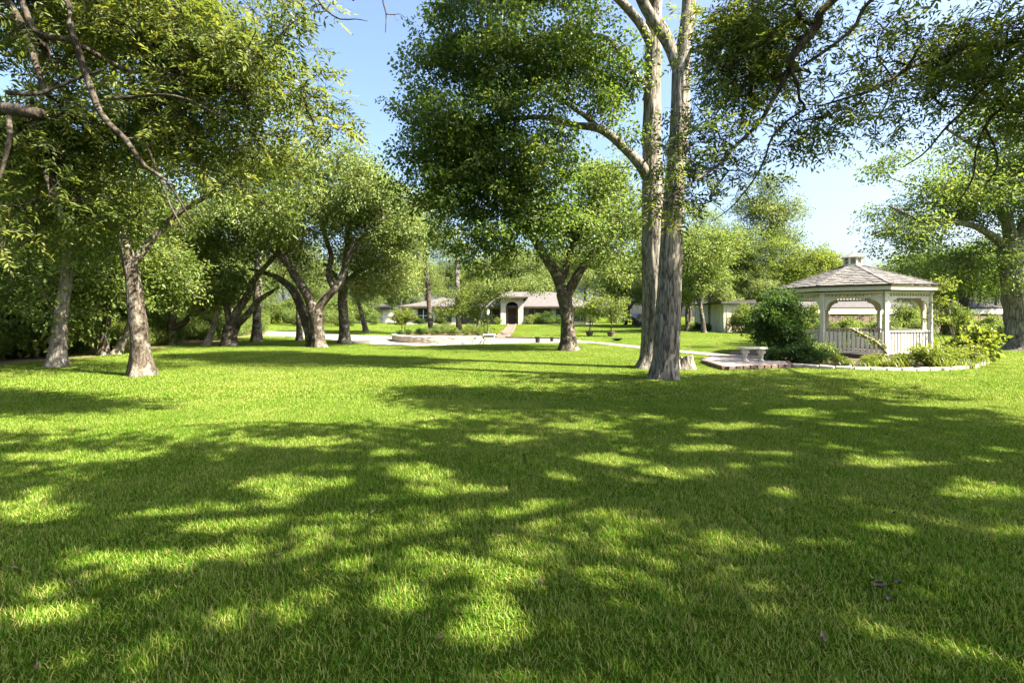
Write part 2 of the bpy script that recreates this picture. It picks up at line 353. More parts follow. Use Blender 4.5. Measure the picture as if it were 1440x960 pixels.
def limb_mesh(path, sides, furrow, seed, flare=0.0, knob=.06):
    """one limb as a closed tube with furrowed bark and, at the foot, a root flare"""
    r = np.random.default_rng(seed); K = len(path); P = path[:, :3].copy()
    th = np.linspace(0, 2 * np.pi, sides, endpoint=False)
    t = nrmz(np.gradient(P, axis=0)); a = np.zeros_like(t); v = np.array([1., 0, 0]) if abs(t[0, 0]) < .9 else np.array([0, 1., 0])
    for k in range(K): v = v - t[k] * v.dot(t[k]); v /= np.linalg.norm(v); a[k] = v
    b = np.cross(t, a); s = np.concatenate([[0], np.cumsum(np.linalg.norm(np.diff(P, axis=0), axis=1))])
    def walk(sc):                                    # a smooth random curve along the limb
        n = int(s[-1] / sc) + 4; return np.interp(s, np.arange(n) * sc, r.normal(size=n))[:, None]
    m = np.ones((K, sides))
    m += knob * (walk(.6) * np.cos(th + r.uniform(0, 6)) + walk(.5) * np.cos(2 * th + r.uniform(0, 6)) * .8 + walk(.35) * np.cos(3 * th + r.uniform(0, 6)) * .5)
    if furrow:
        for nf, am in ((int(11 + 3 * r.random()), 1.0), (int(19 + 4 * r.random()), .7), (31, .45)):
            if sides >= nf * 2: m += furrow * am * (np.abs(np.sin(nf * .5 * th + walk(.7) * 1.1 + walk(.2) * .35)) - .6) * (1 + .4 * walk(.18))
    if flare:
        z = P[:, 2] - P[0, 2]
        lob = 1 + .35 * np.cos(5 * th + r.uniform(0, 6)) + .25 * np.cos(3 * th + r.uniform(0, 6))
        m += flare * np.exp(-np.maximum(z - .05, 0) / .22)[:, None] * lob
    V = P[:, None] + (a[:, None] * np.cos(th)[:, None] + b[:, None] * np.sin(th)[:, None]) * (path[:, 3, None] * m)[..., None]
    V = V.reshape(-1, 3); i = (np.arange(K - 1) * sides)[:, None]; j = np.arange(sides)[None]; j2 = (j + 1) % sides
    q = np.stack([i + j, i + j2, i + sides + j2, i + sides + j], -1).reshape(-1, 4)
    return np.vstack([V, P[-1:]]), q, np.stack([np.full(sides, len(V)), (K - 1) * sides + np.arange(sides), (K - 1) * sides + (np.arange(sides) + 1) % sides], -1)
def leaf_quads(B, D, Nn, L, W, fold=.25):
    """a kite of two triangles folded along the midrib for every leaf: base B, direction D, normal Nn"""
    D = nrmz(D); S_ = nrmz(np.cross(D, Nn)); U = np.cross(S_, D); L = L[:, None]; W = W[:, None]
    mid = B + D * L * .45
    V = np.stack([B, mid + S_ * W * .5 + U * W * fold, B + D * L - U * L * .12, mid - S_ * W * .5 + U * W * fold], 1).reshape(-1, 3)
    i = np.arange(len(B)) * 4
    return V, np.stack([np.stack([i, i + 1, i + 2], -1), np.stack([i, i + 2, i + 3], -1)], 1).reshape(-1, 3)
def pick_blobs(blobs, n, r, shell=.5):
    b = np.array(blobs, float); vol = b[:, 3] * b[:, 4] * b[:, 5] * (b[:, 6] if b.shape[1] > 6 else 1); k = r.choice(len(b), n, p=vol / vol.sum())
    d = nrmz(r.normal(size=(n, 3))) * (r.random((n, 1)) ** shell)
    return b[k, :3] + d * b[k, 3:6], b[k, :3]
class Tree:
    def __init__(s, base, seed): s.base = np.array(base, float); s.r = np.random.default_rng(seed); s.limbs = []; s.V = []; s.Q = []; s.Tt = []; s.nv = 0; s.seed = seed; s.att = []; s.attr = []
    def limb(s, pts, sides=12, step=.25, furrow=.0, flare=0.0, knob=.06, attach=.35):
        """pts: rows (x,y,z,radius), world; branches may spring from its upper part"""
        p = np.array(pts, float); p[:, :3] -= s.base; p = spline(p, step)
        if flare: p = np.vstack([p[:1] - np.array([0, 0, .12, 0]), p])
        V, q, t = limb_mesh(p, sides, furrow, s.seed * 31 + len(s.limbs), flare, knob)
        s.V.append(V); s.Q.append(q + s.nv); s.Tt.append(t + s.nv); s.nv += len(V); s.limbs.append(p)
        k = int(len(p) * attach); s.att.append(p[k:, :3]); s.attr.append(p[k:, 3]); return s
    def grow(s, blobs, n, leaves, size=(.1, .05), spread=.45, kind='broad', r0=.010, shell=.5, twigs=True, droop=.25, seg=.55, keep=None, rachis=.28, lkeep=None, clump=4, cr=None):
        """fill the ellipsoids (world x,y,z,rx,ry,rz) with branch tips and hang `leaves` leaves on each"""
        r = s.r; blobs = [(*(np.array(b[:3]) - s.base), *b[3:]) for b in blobs]
        if clump > 1:                               # boughs: tips gather round fewer centres, which leaves gaps
            cr = cr or spread * 2.6; sb = [(*b[:3], *(max(q - .45 * cr, q * .4) for q in b[3:6]), b[6] * b[3] * b[4] * b[5] / np.prod([max(q - .45 * cr, q * .4) for q in b[3:6]])) for b in blobs]
            c, _ = pick_blobs(sb, max(n // clump, 3), r, shell); k = r.integers(0, len(c), n)
            tips = c[k] + nrmz(r.normal(size=(n, 3))) * (r.random((n, 1)) ** .5) * cr * np.array([1, 1, .6]) * r.uniform(.6, 1.3, (len(c), 1))[k]
            free = r.random(n) < .3; tips[free] = pick_blobs(blobs, int(free.sum()), r, .42)[0]
        else: tips, _ = pick_blobs(blobs, n, r, shell)
        if keep is not None: tips = tips[keep(tips + s.base)]
        A = np.vstack(s.att); AR = np.concatenate(s.attr); n0 = len(A)
        d0 = np.array([np.min(np.sum((A - t) ** 2, 1)) for t in tips]); tips = tips[np.argsort(d0)]
        P = np.zeros((n0 + len(tips) * 30, 3)); P[:n0] = A; par = np.zeros((len(P), 3)); par[:n0] = 0; m = n0; chains = []
        for t in tips:
            dd = P[:m] - t; c = np.sqrt(np.sum(dd ** 2, 1)) + .35 * np.maximum(dd[:, 2], 0); j = int(np.argmin(c)); d = np.linalg.norm(P[j] - t)
            k = min(26, max(2, int(d / seg) + 1)); u = np.linspace(0, 1, k + 1)[1:, None]
            ctrl = P[j] + par[j] * d * .35 + (t - P[j]) * .3 + np.array([0, 0, .12 * d])
            q = P[j] * (1 - u) ** 2 + 2 * ctrl * u * (1 - u) + t * u ** 2
            q[:-1] += r.normal(size=(k - 1, 3)) * .045 * min(d, 1.5)
            P[m:m + k] = q; par[m:m + k] = nrmz(np.vstack([q[:1] - P[j], np.diff(q, axis=0)])); chains.append((j, m, k)); m += k
        cnt = np.zeros(m); extra = np.zeros(m)
        for j, a, k in reversed(chains):
            run = 1.0
            for q in range(a + k - 1, a - 1, -1): run += extra[q]; cnt[q] = run
            extra[j] += run
        rad = r0 * np.maximum(cnt, 1) ** .45
        groups = {}
        for j, a, k in chains:
            rb = min(rad[a] * 1.1, AR[j] * .75 if j < n0 else rad[j]); rr = np.minimum(np.concatenate([[rb], rad[a:a + k]]), rb); rr[-1] *= .5
            sd = 3 if rb < .02 else (5 if rb < .06 else 8)
            groups.setdefault((k, sd), []).append((np.vstack([P[j:j + 1], P[a:a + k]]), rr))
        bV = []; bQ = []; nb = 0
        for (k, sd), L in groups.items():
            V, q = tubes(np.array([x[0] for x in L]), np.array([x[1] for x in L]), sd); bV.append(V); bQ.append(q + nb); nb += len(V)
        # leaves
        end = np.array([P[a + k - 1] for j, a, k in chains]); dirs = np.array([par[a + k - 1] for j, a, k in chains]); nt = len(end)
        ct = r.random(nt)
        rep = np.repeat(np.arange(nt), leaves)
        N = len(rep)
        if kind == 'broad':
            pn = nrmz(r.normal(size=(nt, 3)) * .45 + np.array([0, 0, 1.]))[rep]      # every tip is a flat spray, tilted its own way
            off = nrmz(r.normal(size=(N, 3))) * (r.random((N, 1)) ** .45) * 1.75 * spread; off -= pn * np.sum(off * pn, 1)[:, None] * .62; off += dirs[rep] * spread * .3
            B = end[rep] + off; D = nrmz(off) * .6 + r.normal(size=(N, 3)) * .55 + np.array([0, 0, -droop])
            if lkeep is not None:
                ok = lkeep(B + s.base); B, D, rep, pn = B[ok], D[ok], rep[ok], pn[ok]; N = len(rep)
            Nn = r.normal(size=(N, 3)) * .5 + pn; sc = r.uniform(.55, 1.35, N)
            V, f = leaf_quads(B, D, Nn, size[0] * sc, size[1] * sc * r.uniform(.8, 1.2, N)); tint = np.repeat(ct[rep] * .55 + r.random(N) * .45, 2)
            if twigs:
                sel = r.random(N) < twigs * 1.0 if twigs is not True else r.random(N) < .10
                e = end[rep][sel]; tV, tq = tubes(np.stack([e, (e + B[sel]) / 2 + r.normal(size=e.shape) * .03, B[sel]], 1), np.tile([r0 * .7, r0 * .5, r0 * .3], (len(e), 1)), 3)
                bV.append(tV); bQ.append(tq + nb); nb += len(tV)
        else:                                        # pinnate: leaflets in pairs on a drooping stalk
            off = nrmz(r.normal(size=(N, 3))) * (r.random((N, 1)) ** .45) * 1.7 * spread * np.array([1, 1, .6]); O = end[rep] + off
            D = nrmz(nrmz(off) * .7 + dirs[rep] * .4 + r.normal(size=(N, 3)) * .45 + np.array([0, 0, -droop])); Ln = rachis * r.uniform(.7, 1.25, N)
            Nn = nrmz(r.normal(size=(N, 3)) * .5 + np.array([0, 0, 1.])); S_ = nrmz(np.cross(D, Nn)); U = np.cross(S_, D)
            sel = r.random(N) < .8; e = end[rep][sel]; tV, tq = tubes(np.stack([e, (e + O[sel]) / 2 + r.normal(size=e.shape) * .04, O[sel], O[sel] + (D * Ln[:, None])[sel]], 1), np.tile([r0 * .6, r0 * .45, r0 * .28, .0012], (len(e), 1)), 3)
            bV.append(tV); bQ.append(tq + nb); nb += len(tV)
            Bs = []; Ds = []; Ns = []; Ls = []; Ts = []; npair = 5
            for k in range(npair * 2 + 1):
                u = (k // 2 + 1) / (npair + .6); sg = 1 if k % 2 else -1
                p = O + D * (Ln * u)[:, None] - np.array([0, 0, .05]) * (u ** 2)
                dv = (S_ * sg * .85 + D * .5 + U * -.12 + r.normal(size=(N, 3)) * .16) if k < npair * 2 else D
                ok = r.random(N) < .93; Bs.append(p[ok]); Ds.append(np.broadcast_to(dv, p.shape)[ok]); Ns.append((U + r.normal(size=(N, 3)) * .3)[ok]); Ls.append((size[0] * r.uniform(.7, 1.2, N))[ok]); Ts.append((ct[rep] * .6 + r.random(N) * .4)[ok])
            L = np.concatenate(Ls); V, f = leaf_quads(np.vstack(Bs), np.vstack(Ds), np.vstack(Ns), L, L * (size[1] / size[0]), .18); tint = np.repeat(np.concatenate(Ts), 2)
        s.bV = getattr(s, 'bV', []) + bV; s.bQ = getattr(s, 'bQ', []) + [q + getattr(s, 'nb', 0) for q in bQ]; s.nb = getattr(s, 'nb', 0) + nb
        s.lV = getattr(s, 'lV', []) + [V]; s.lF = getattr(s, 'lF', []) + [f + getattr(s, 'nl', 0)]; s.nl = getattr(s, 'nl', 0) + len(V); s.lT = getattr(s, 'lT', []) + [tint]
        return s
    def build(s, name, label, cat, bark, leaf, group=None, crown='crown'):
        o = thing(name, s.base, label, cat, group)
        link('trunk', np_mesh('trunk', np.vstack(s.V + s.bV), [np.vstack(s.Q + [q + s.nv for q in s.bQ]), np.vstack(s.Tt)], True), M[bark], o)
        link(crown, np_mesh(crown, np.vstack(s.lV), [np.vstack(s.lF)], False, {'tint': np.concatenate(s.lT)}), M[leaf], o)
        s.obj = o; return o
def tp(pts, d, w):
    """pixel polyline (px,py[,d]) and widths in pixels -> rows x,y,z,radius"""
    out = []
    for k, p in enumerate(pts):
        dd = p[2] if len(p) > 2 else d; q = T(p[0], p[1], dd); out.append((*q, w[k] * .5 / F * dd))
    return out
def bl(px, py, d, rx, rz, ry, den=1.0):
    q = T(px, py, d); return (*q, rx / F * d, ry, rz / F * d, den)
def foot(px, py):
    g = G(px, py); return g, g[1]
# the two tall grey trunks in the middle of the lawn
g, d = foot(934, 533)
C1 = Tree(g, 1)
C1.limb(tp([(934, 533), (936, 500), (940, 430), (946, 300), (955, 180), (958, 98)], d, [40, 35, 33, 28, 25, 24]), 72, .06, .05, .14, .05, .9)
C1.limb(tp([(958, 104), (940, 62), (905, 5, d - .3), (880, -60, d - .6), (850, -150, d - 1.2), (820, -230, d - 1.5)], d, [19, 17, 15, 13, 9, 5]), 20, .15, .03)
C1.limb(tp([(957, 106), (964, 50), (970, -10, d + .2), (975, -110, d + .5), (985, -240, d + .6), (990, -330, d + .6)], d, [24, 20, 18, 14, 10, 5]), 24, .15, .03)
C1.limb(tp([(965, 70), (985, 72, d - .4), (1010, 85, d - .9), (1045, 92, d - 1.5)], d, [7, 6, 5, 3]), 8, .15)
C1.limb(tp([(948, 70), (938, 40), (925, 25), (905, 18)], d, [6, 5, 4, 2]), 8, .15)
C1.grow([bl(900, -250, d, 260, 190, 3.6), bl(1010, -170, d, 150, 110, 2.6), bl(830, -100, d, 90, 60, 1.6), bl(1020, 45, d - .6, 70, 60, 1.3, .5), bl(940, -330, d, 200, 120, 3)], 220, 60, (.10, .05), .42, twigs=.1)
C1.build('elm_tree', 'tall grey furrowed trunk beside the cut stumps, forking high above the lawn', 'tree', 'bark_grey', 'leaf_elm')
g, d = foot(914, 517.5)
C2 = Tree(g, 2)
C2.limb(tp([(918, 517.5), (919, 490), (921, 430), (919, 340), (917, 250), (917, 150), (919, 60), (921, -30), (925, -140)], d, [42, 36, 35, 33, 27, 24, 22, 20, 14]), 64, .08, .04, .4, .06, .45)
C2.limb(tp([(914, 256), (900, 232, d - .2), (878, 208, d - .3), (845, 182, d - .2), (805, 176, d), (760, 165, d + .2), (700, 170, d + .2)], d, [15, 15, 13, 12, 9, 7, 5]), 16, .15, .02)
C2.limb(tp([(845, 184, d - .2), (825, 165), (800, 148), (770, 120)], d, [9, 7, 6, 4]), 10, .15)
C2.limb(tp([(919, 70), (890, 20, d - .5), (830, -30, d - .8), (760, -60, d - .8), (690, -40, d - .6)], d, [13, 12, 10, 8, 5]), 12, .2)
C2.limb(tp([(918, 130), (885, 95, d - .3), (855, 55, d - .3), (800, 50), (745, 60), (690, 100)], d, [9, 8, 7, 6, 5, 3]), 10, .2)
C2.grow([bl(700, 210, d + .1, 120, 110, 1.9), bl(640, 250, d + .2, 85, 85, 1.6), bl(735, 80, d, 115, 75, 1.9), bl(640, 70, d, 72, 62, 1.6), bl(606, 175, d, 55, 65, 1.3),
         bl(685, 335, d + .2, 55, 45, 1.2, 1.2), bl(760, 295, d, 50, 45, 1.2), bl(820, 90, d - .3, 70, 60, 1.6), bl(860, 140, d - .2, 45, 55, 1.2, .8), bl(830, 235, d, 36, 32, .9, .8), bl(720, -60, d, 170, 80, 2.4),
         bl(655, 370, d + .2, 22, 20, .7), bl(700, 365, d + .2, 24, 24, .7)], 900, 125, (.11, .066), .36, r0=.008, twigs=.05, shell=.45)
C2.build('maple_tree', 'tall pale trunk whose side limb carries a big dark green leafy mass', 'tree', 'bark_grey', 'leaf_elm')

# the oak in front of the house
g, d = foot(799, 493)
E_ = Tree(g, 3)
E_.limb(tp([(799, 493), (799, 470), (797, 440), (793, 412)], d, [26, 20, 18, 21]), 48, .12, .04, .3, .06, .95)
E_.limb(tp([(792, 418), (782, 385), (766, 360), (745, 326, d - .4), (725, 300, d - .6), (690, 270, d - .8)], d, [16, 15, 14, 11, 9, 6]), 20, .2, .02)
E_.limb(tp([(796, 416), (810, 392), (822, 372), (838, 352, d + .3), (858, 330, d + .5), (880, 300, d + .6)], d, [15, 13, 11, 8, 6, 4]), 14, .2, .02)
E_.limb(tp([(788, 400), (800, 360, d + .4), (815, 320, d + .8), (820, 270, d + 1)], d, [12, 10, 8, 5]), 12, .2)
E_.grow([bl(800, 315, d, 80, 58, 3), bl(865, 320, d + .5, 62, 60, 2.6), bl(735, 262, d + 1, 40, 30, 2, .6), bl(850, 250, d, 62, 38, 2.2), bl(855, 375, d, 45, 28, 1.8), bl(900, 340, d + 1, 36, 40, 2)], 300, 95, (.14, .075), .46, r0=.008, twigs=.03)
E_.build('oak_tree', 'forked oak leaning left on the lawn before the house porch', 'tree', 'bark_brown', 'leaf_yellow')

# oaks left of the drive
g, d = foot(449, 488.5)
F_ = Tree(g, 4)
F_.limb(tp([(449, 488.5), (446, 462), (443, 436)], d, [20, 17, 20]), 40, .12, .05, .3, .06, .95)
F_.limb(tp([(443, 442), (432, 415), (415, 388), (400, 365, d - .4), (375, 345, d - .7), (340, 325, d - 1)], d, [14, 13, 11, 9, 7, 5]), 16, .2, .02)
F_.limb(tp([(445, 440), (456, 422), (474, 402), (484, 380), (489, 360, d - .3), (505, 335, d - .5), (540, 305, d - .8)], d, [13, 12, 11, 10, 9, 7, 4]), 14, .2, .02)
F_.limb(tp([(437, 484, d + .6), (431, 455, d + .6), (420, 425, d + .6), (409, 404, d + .7), (385, 388, d + .8), (350, 378, d + .9)], d, [12, 12, 12, 11, 7, 4]), 18, .2, .03, .4)
F_.limb(tp([(470, 406), (462, 385, d + .4), (466, 360, d + .6), (455, 325, d + .8), (450, 280, d + 1)], d, [9, 8, 7, 6, 4]), 10, .2)
F_.grow([bl(420, 300, d, 85, 50, 3.5), bl(515, 285, d, 72, 55, 3), bl(340, 315, d, 60, 38, 2.5), bl(470, 235, d, 70, 36, 3), bl(400, 245, d, 55, 36, 2.6), bl(560, 330, d, 44, 38, 2.2), bl(390, 365, d + 1, 40, 22, 1.8, .6), bl(500, 350, d + 1, 40, 26, 1.8, .5)], 500, 95, (.14, .07), .46, r0=.008, twigs=.03)
F_.build('oak_tree', 'wide oak with dark forking limbs and a second leaning stem, beside the drive', 'tree', 'bark_brown', 'leaf_oak')
g, d = foot(322, 486.5)
G_ = Tree(g, 5)
G_.limb(tp([(322, 486.5), (323, 470), (326, 458)], d, [21, 19, 21]), 36, .12, .05, .3, .06, .9)
G_.limb(tp([(325, 462), (332, 440), (348, 416), (356, 396), (372, 376, d - .4), (395, 352, d - .8)], d, [12, 11, 10, 9, 7, 4]), 14, .2, .02)
G_.limb(tp([(328, 463), (342, 448, d - .3), (353, 436, d - .4), (364, 422, d - .5), (392, 404, d - .8)], d, [10, 9, 8, 7, 4]), 12, .2, .02)
G_.limb(tp([(324, 462), (318, 430), (310, 400), (290, 370), (270, 340)], d, [9, 8, 7, 5, 3]), 12, .2, .02)
G_.grow([bl(310, 350, d, 62, 40, 2.6), bl(390, 335, d, 55, 38, 2.6), bl(345, 295, d, 70, 40, 2.8), bl(260, 335, d, 40, 38, 2.2), bl(300, 395, d + 1, 40, 24, 1.6, .6), bl(385, 400, d - .5, 30, 16, 1.4, .7)], 290, 95, (.14, .07), .46, r0=.008, twigs=.03)
G_.build('oak_tree', 'low forked oak with short stout stem left of the straight dark trunk', 'tree', 'bark_brown', 'leaf_oak')
def simple_tree(name, label, px, py, path, w, blobs, n, leaves, bark, leaf, seed, size=(.13, .06), sides=20, furrow=.03, flare=.4, extra=(), group=None, spread=.55, cat='tree', r0=.008, shell=.5, **kw):
    g, d = foot(px, py); t = Tree(g, seed)
    t.limb(tp([(px, py)] + list(path), d, w), sides, .18, furrow, flare, .06, .45)
    for e, ew in extra: t.limb(tp(e, d, ew), 10, .2, .01)
    t.grow([bl(b[0], b[1], d + (b[6] if len(b) > 6 else 0), b[2], b[3], b[4], b[5] if len(b) > 5 else 1) for b in blobs], int(n * 1.12), int(leaves * 1.12), (size[0] * 1.14, size[1] * 1.2), spread * .85, r0=r0, shell=shell, twigs=.03, **kw)
    return t.build(name, label, cat, bark, leaf, group)
simple_tree('cedar_elm', 'straight dark bare trunk standing between two forked oaks', 360, 480.5, [(361, 455), (362, 430), (363, 395), (362, 350), (360, 300)], [15, 12, 11, 10, 9, 5],
            [(362, 300, 62, 44, 2.6), (350, 240, 50, 34, 2.4), (395, 270, 40, 30, 2)], 200, 60, 'bark_mottled', 'leaf_wood', 21)
simple_tree('cedar_elm', 'straight trunk mottled with pale lichen, at the edge of the drive', 485, 483, [(484, 460), (482, 430), (482, 402), (486, 370), (490, 320)], [17, 14, 13, 13, 9, 5],
            [(515, 355, 62, 44, 2.6), (560, 375, 44, 40, 2.2), (490, 300, 62, 44, 2.6), (560, 305, 46, 40, 2.2), (520, 400, 40, 22, 1.8, .7), (455, 380, 26, 22, 1.4, .6)], 330, 70, 'bark_mottled', 'leaf_oak', 22,
            extra=[([(482, 405), (500, 385), (530, 365), (560, 350)], [8, 7, 5, 3]), ([(483, 410), (470, 385), (455, 370)], [6, 5, 3])])
simple_tree('young_oak', 'thin lichen-spotted stem behind the oak with two leaning stems', 421, 479, [(421, 455), (420, 435), (417, 405)], [9, 8, 7, 4], [(425, 385, 30, 24, 1.5), (415, 350, 36, 26, 1.6)], 90, 50, 'bark_mottled', 'leaf_oak', 23)
simple_tree('young_oak', 'slim dark leaning stem on the grass beyond the drive', 515, 467, [(510, 448), (506, 432), (500, 410), (497, 385)], [8, 6, 5, 5, 3], [(510, 400, 42, 26, 2.2), (545, 400, 34, 26, 2), (490, 370, 34, 22, 2)], 120, 55, 'bark_brown', 'leaf_yellow', 24, size=(.17, .08))

# trees along the wood on the left
g, d = foot(199, 528)
J = Tree(g, 6)
J.limb(tp([(199, 528), (198, 505), (196, 470), (191, 430), (188, 398), (180, 362), (170, 325), (150, 280), (140, 220), (150, 150)], d, [33, 27, 24, 21, 19, 17, 15, 13, 10, 6]), 64, .08, .05, .35, .08, .55)
J.limb(tp([(185, 375), (215, 335, d + .3), (250, 300, d + .4), (300, 270, d + .4), (350, 230, d + .2)], d, [11, 10, 8, 6, 4]), 12, .2, .02)
J.limb(tp([(172, 330), (120, 290, d + .4), (70, 265, d + .8), (10, 255, d + 1)], d, [11, 9, 7, 4]), 12, .2, .02)
J.limb(tp([(160, 300), (190, 240, d - .2), (230, 170, d - .2), (280, 120, d - .3)], d, [10, 8, 6, 4]), 12, .2, .02)
J.grow([bl(190, 265, d, 120, 70, 2.4), bl(60, 250, d + .5, 90, 70, 2.2, .35), bl(310, 230, d, 90, 60, 2.2), bl(200, 140, d, 140, 80, 2.6), bl(310, 110, d, 70, 70, 2),
        bl(395, 215, d, 62, 60, 1.6), bl(250, 345, d, 55, 34, 1.4, .8), bl(400, 150, d, 36, 46, 1.2, .6), bl(150, 20, d, 260, 80, 3)], 330, 68, (.125, .054), .42, r0=.009, twigs=.05)
J.build('pecan_tree', 'stout trunk with scarred rough bark rising from the lawn near the wood', 'tree', 'bark_brown', 'leaf_pecan')
simple_tree('pale_tree', 'sunlit pale trunk at the edge of the wood, wrapped in leaves halfway up', 80, 515.5, [(81, 495), (84, 460), (88, 425), (93, 395), (95, 350), (92, 280), (100, 200)], [24, 20, 17, 15, 14, 12, 9, 5],
            [(90, 440, 22, 30, .7, .8), (60, 330, 90, 60, 2.4), (140, 330, 60, 50, 2), (90, 220, 120, 70, 2.8), (10, 400, 50, 40, 1.6), (30, 260, 80, 70, 2.4)], 330, 75, 'bark_pale', 'leaf_wood', 25, sides=40, furrow=.02, spread=.45, size=(.11, .05))
simple_tree('wood_tree', 'dark upright trunk between the pale trunk and the scarred trunk', 145, 500, [(147, 470), (151, 440), (150, 405), (155, 360), (150, 300)], [13, 11, 10, 10, 8, 4],
            [(150, 350, 60, 44, 2.4), (130, 400, 46, 30, 2), (175, 400, 40, 30, 1.8), (160, 290, 70, 50, 2.8)], 240, 65, 'bark_brown', 'leaf_wood', 26, extra=[([(151, 450), (163, 432), (172, 415)], [6, 5, 3])])
simple_tree('wood_tree', 'pale stem leaning right, just behind the scarred trunk', 163, 498, [(170, 485), (178, 470), (186, 448), (200, 410)], [13, 11, 10, 8, 4], [(205, 400, 34, 28, 1.6), (220, 370, 40, 30, 1.8)], 110, 60, 'bark_pale', 'leaf_wood', 27)
simple_tree('wood_tree', 'short pale stem leaning right before the thicket, left of the forked oak', 290, 486, [(294, 475), (300, 458), (304, 442), (310, 420)], [11, 9, 7, 6, 3], [(305, 415, 30, 22, 1.5), (325, 400, 30, 22, 1.5)], 80, 55, 'bark_pale', 'leaf_wood', 28)
simple_tree('wood_tree', 'dark crooked trunk with a low limb bending right along the wood', 238, 486, [(240, 465), (243, 440), (238, 410), (235, 370)], [12, 10, 10, 8, 4],
            [(240, 380, 46, 34, 2.2), (280, 420, 26, 16, 1.4), (215, 420, 36, 26, 2), (250, 330, 50, 34, 2.4)], 200, 60, 'bark_brown', 'leaf_wood', 29, extra=[([(242, 462), (258, 455), (270, 442), (292, 433)], [7, 7, 6, 3])])

# big tree at the right edge
g, d = foot(1440, 492)
M_ = Tree(g, 7)
M_.limb(tp([(1442, 493), (1440, 460), (1434, 420), (1426, 380), (1424, 350)], d, [54, 42, 36, 31, 29]), 56, .12, .04, .5, .05, .9)
M_.limb(tp([(1426, 365), (1405, 340), (1375, 320, d - .5), (1340, 312, d - .8), (1296, 308, d - 1), (1250, 290, d - 1.2)], d, [14, 12, 9, 7, 6, 3]), 14, .25, .02)
M_.limb(tp([(1424, 360), (1418, 320), (1400, 280), (1385, 240, d + .3), (1375, 210, d + .5), (1330, 180, d + .5)], d, [18, 15, 12, 9, 7, 4]), 16, .25, .02)
M_.limb(tp([(1426, 360), (1450, 310), (1480, 250), (1500, 180), (1520, 100)], d, [24, 20, 16, 12, 8]), 16, .25, .02)
M_.grow([bl(1330, 280, d, 95, 55, 3.2), bl(1250, 235, d - .8, 62, 32, 1.8), bl(1400, 245, d, 80, 62, 3), bl(1270, 330, d - .5, 50, 40, 2), bl(1350, 370, d + 1, 75, 45, 2.6), bl(1470, 260, d, 80, 90, 3.4), bl(1480, 150, d, 110, 70, 3.4), bl(1290, 395, d + 1.5, 40, 28, 1.8, .7), bl(1420, 395, d - 1, 40, 24, 1.6, .4)], 600, 100, (.14, .068), .46, r0=.008, twigs=.03)
M_.build('elm_tree', 'huge leaning trunk standing past the gazebo with a spreading yellow-green crown', 'tree', 'bark_grey', 'leaf_yellow')
simple_tree('shade_tree', 'dark trunk behind the gazebo, nearer the huge leaning trunk', 1353, 471, [(1353, 450), (1356, 430), (1352, 400)], [14, 11, 12, 8], [(1375, 400, 40, 32, 2.6), (1350, 370, 46, 30, 2.6), (1400, 380, 34, 26, 2)], 190, 60, 'bark_brown', 'leaf_elm', 30, size=(.15, .07))
simple_tree('shade_tree', 'dark trunk close behind the right gazebo post', 1331, 470, [(1330, 450), (1328, 430), (1330, 400)], [13, 10, 10, 6], [(1320, 395, 36, 28, 2.4), (1300, 370, 40, 28, 2.4)], 150, 60, 'bark_brown', 'leaf_elm', 31, size=(.15, .07))

# the pecan overhead on the left: its stem stands beyond the frame, its limbs reach in
A = Tree((-9.8, 4.6, float(H(-9.8, 4.6))), 8)
A.limb([(-9.8, 4.6, 0, .46), (-9.7, 4.7, 1.6, .38), (-9.5, 4.9, 3.2, .34), (-9.2, 5.1, 4.6, .30)], 28, .15, .04, .4, .06, .95)
da = 6.4
A.limb([(-9.3, 5.1, 4.3, .2), (-8.4, 5.6, 5.6, .15)] + tp([(55, -20), (100, 45), (118, 95), (142, 160), (175, 195), (205, 235), (235, 255), (270, 312)], da, [9, 9, 8.5, 8, 7, 5.5, 4, 2.5]), 12, .12, .015)
A.limb([(-9.3, 5.1, 4.2, .16), (-8.0, 5.6, 4.6, .11)] + tp([(-60, 158, 6), (0, 153, 6), (35, 157, 5.9), (58, 160, 5.9)], 6, [20, 18, 17, 14]), 14, .1, .04)
A.limb(tp([(10, 130, 6), (35, 132, 6), (60, 130, 6.2), (105, 112, da), (150, 96, da)], 6, [7, 6, 5, 4, 3]), 6, .15)
A.limb(tp([(10, 0, 6.6), (35, 45, 6.6), (62, 125, 6.6), (70, 135, 6.6)], 6.6, [10, 9, 7, 4]), 8, .15)
A.limb(tp([(20, -30), (50, 45), (95, 55), (150, 85, da + .3), (190, 102, da + .5), (225, 98, da + .6), (290, 130, da + .8)], da, [9, 9, 8, 7, 6, 5, 3]), 8, .15)
A.limb(tp([(150, 140), (190, 136), (225, 133), (265, 140), (310, 165, da + .2), (350, 190, da + .4)], da, [4, 4, 3.5, 3, 3, 2]), 6, .15)
A.limb(tp([(205, 200), (225, 250), (240, 290), (262, 330)], da + .2, [3.5, 3, 2.5, 2]), 6, .15)
A.limb(tp([(0, 250, 5.6), (8, 220, 5.6), (14, 190, 5.6), (12, 165, 5.8)], 5.6, [4, 5, 6, 7]), 6, .15)
A.limb([(-9.2, 5.1, 4.5, .2), (-8.6, 5.4, 6.2, .15), (-7.4, 6.2, 7.6, .11), (-5.2, 7.0, 8.2, .07), (-3.2, 7.2, 8.0, .04)], 10, .25)
A.limb([(-9.2, 5.1, 4.5, .22), (-9.8, 5.0, 6.6, .17), (-10.4, 4.4, 8.6, .1), (-10.2, 4.0, 10, .05)], 10, .25)
pin = dict(kind='pinnate', size=(.098, .032), r0=.0075)
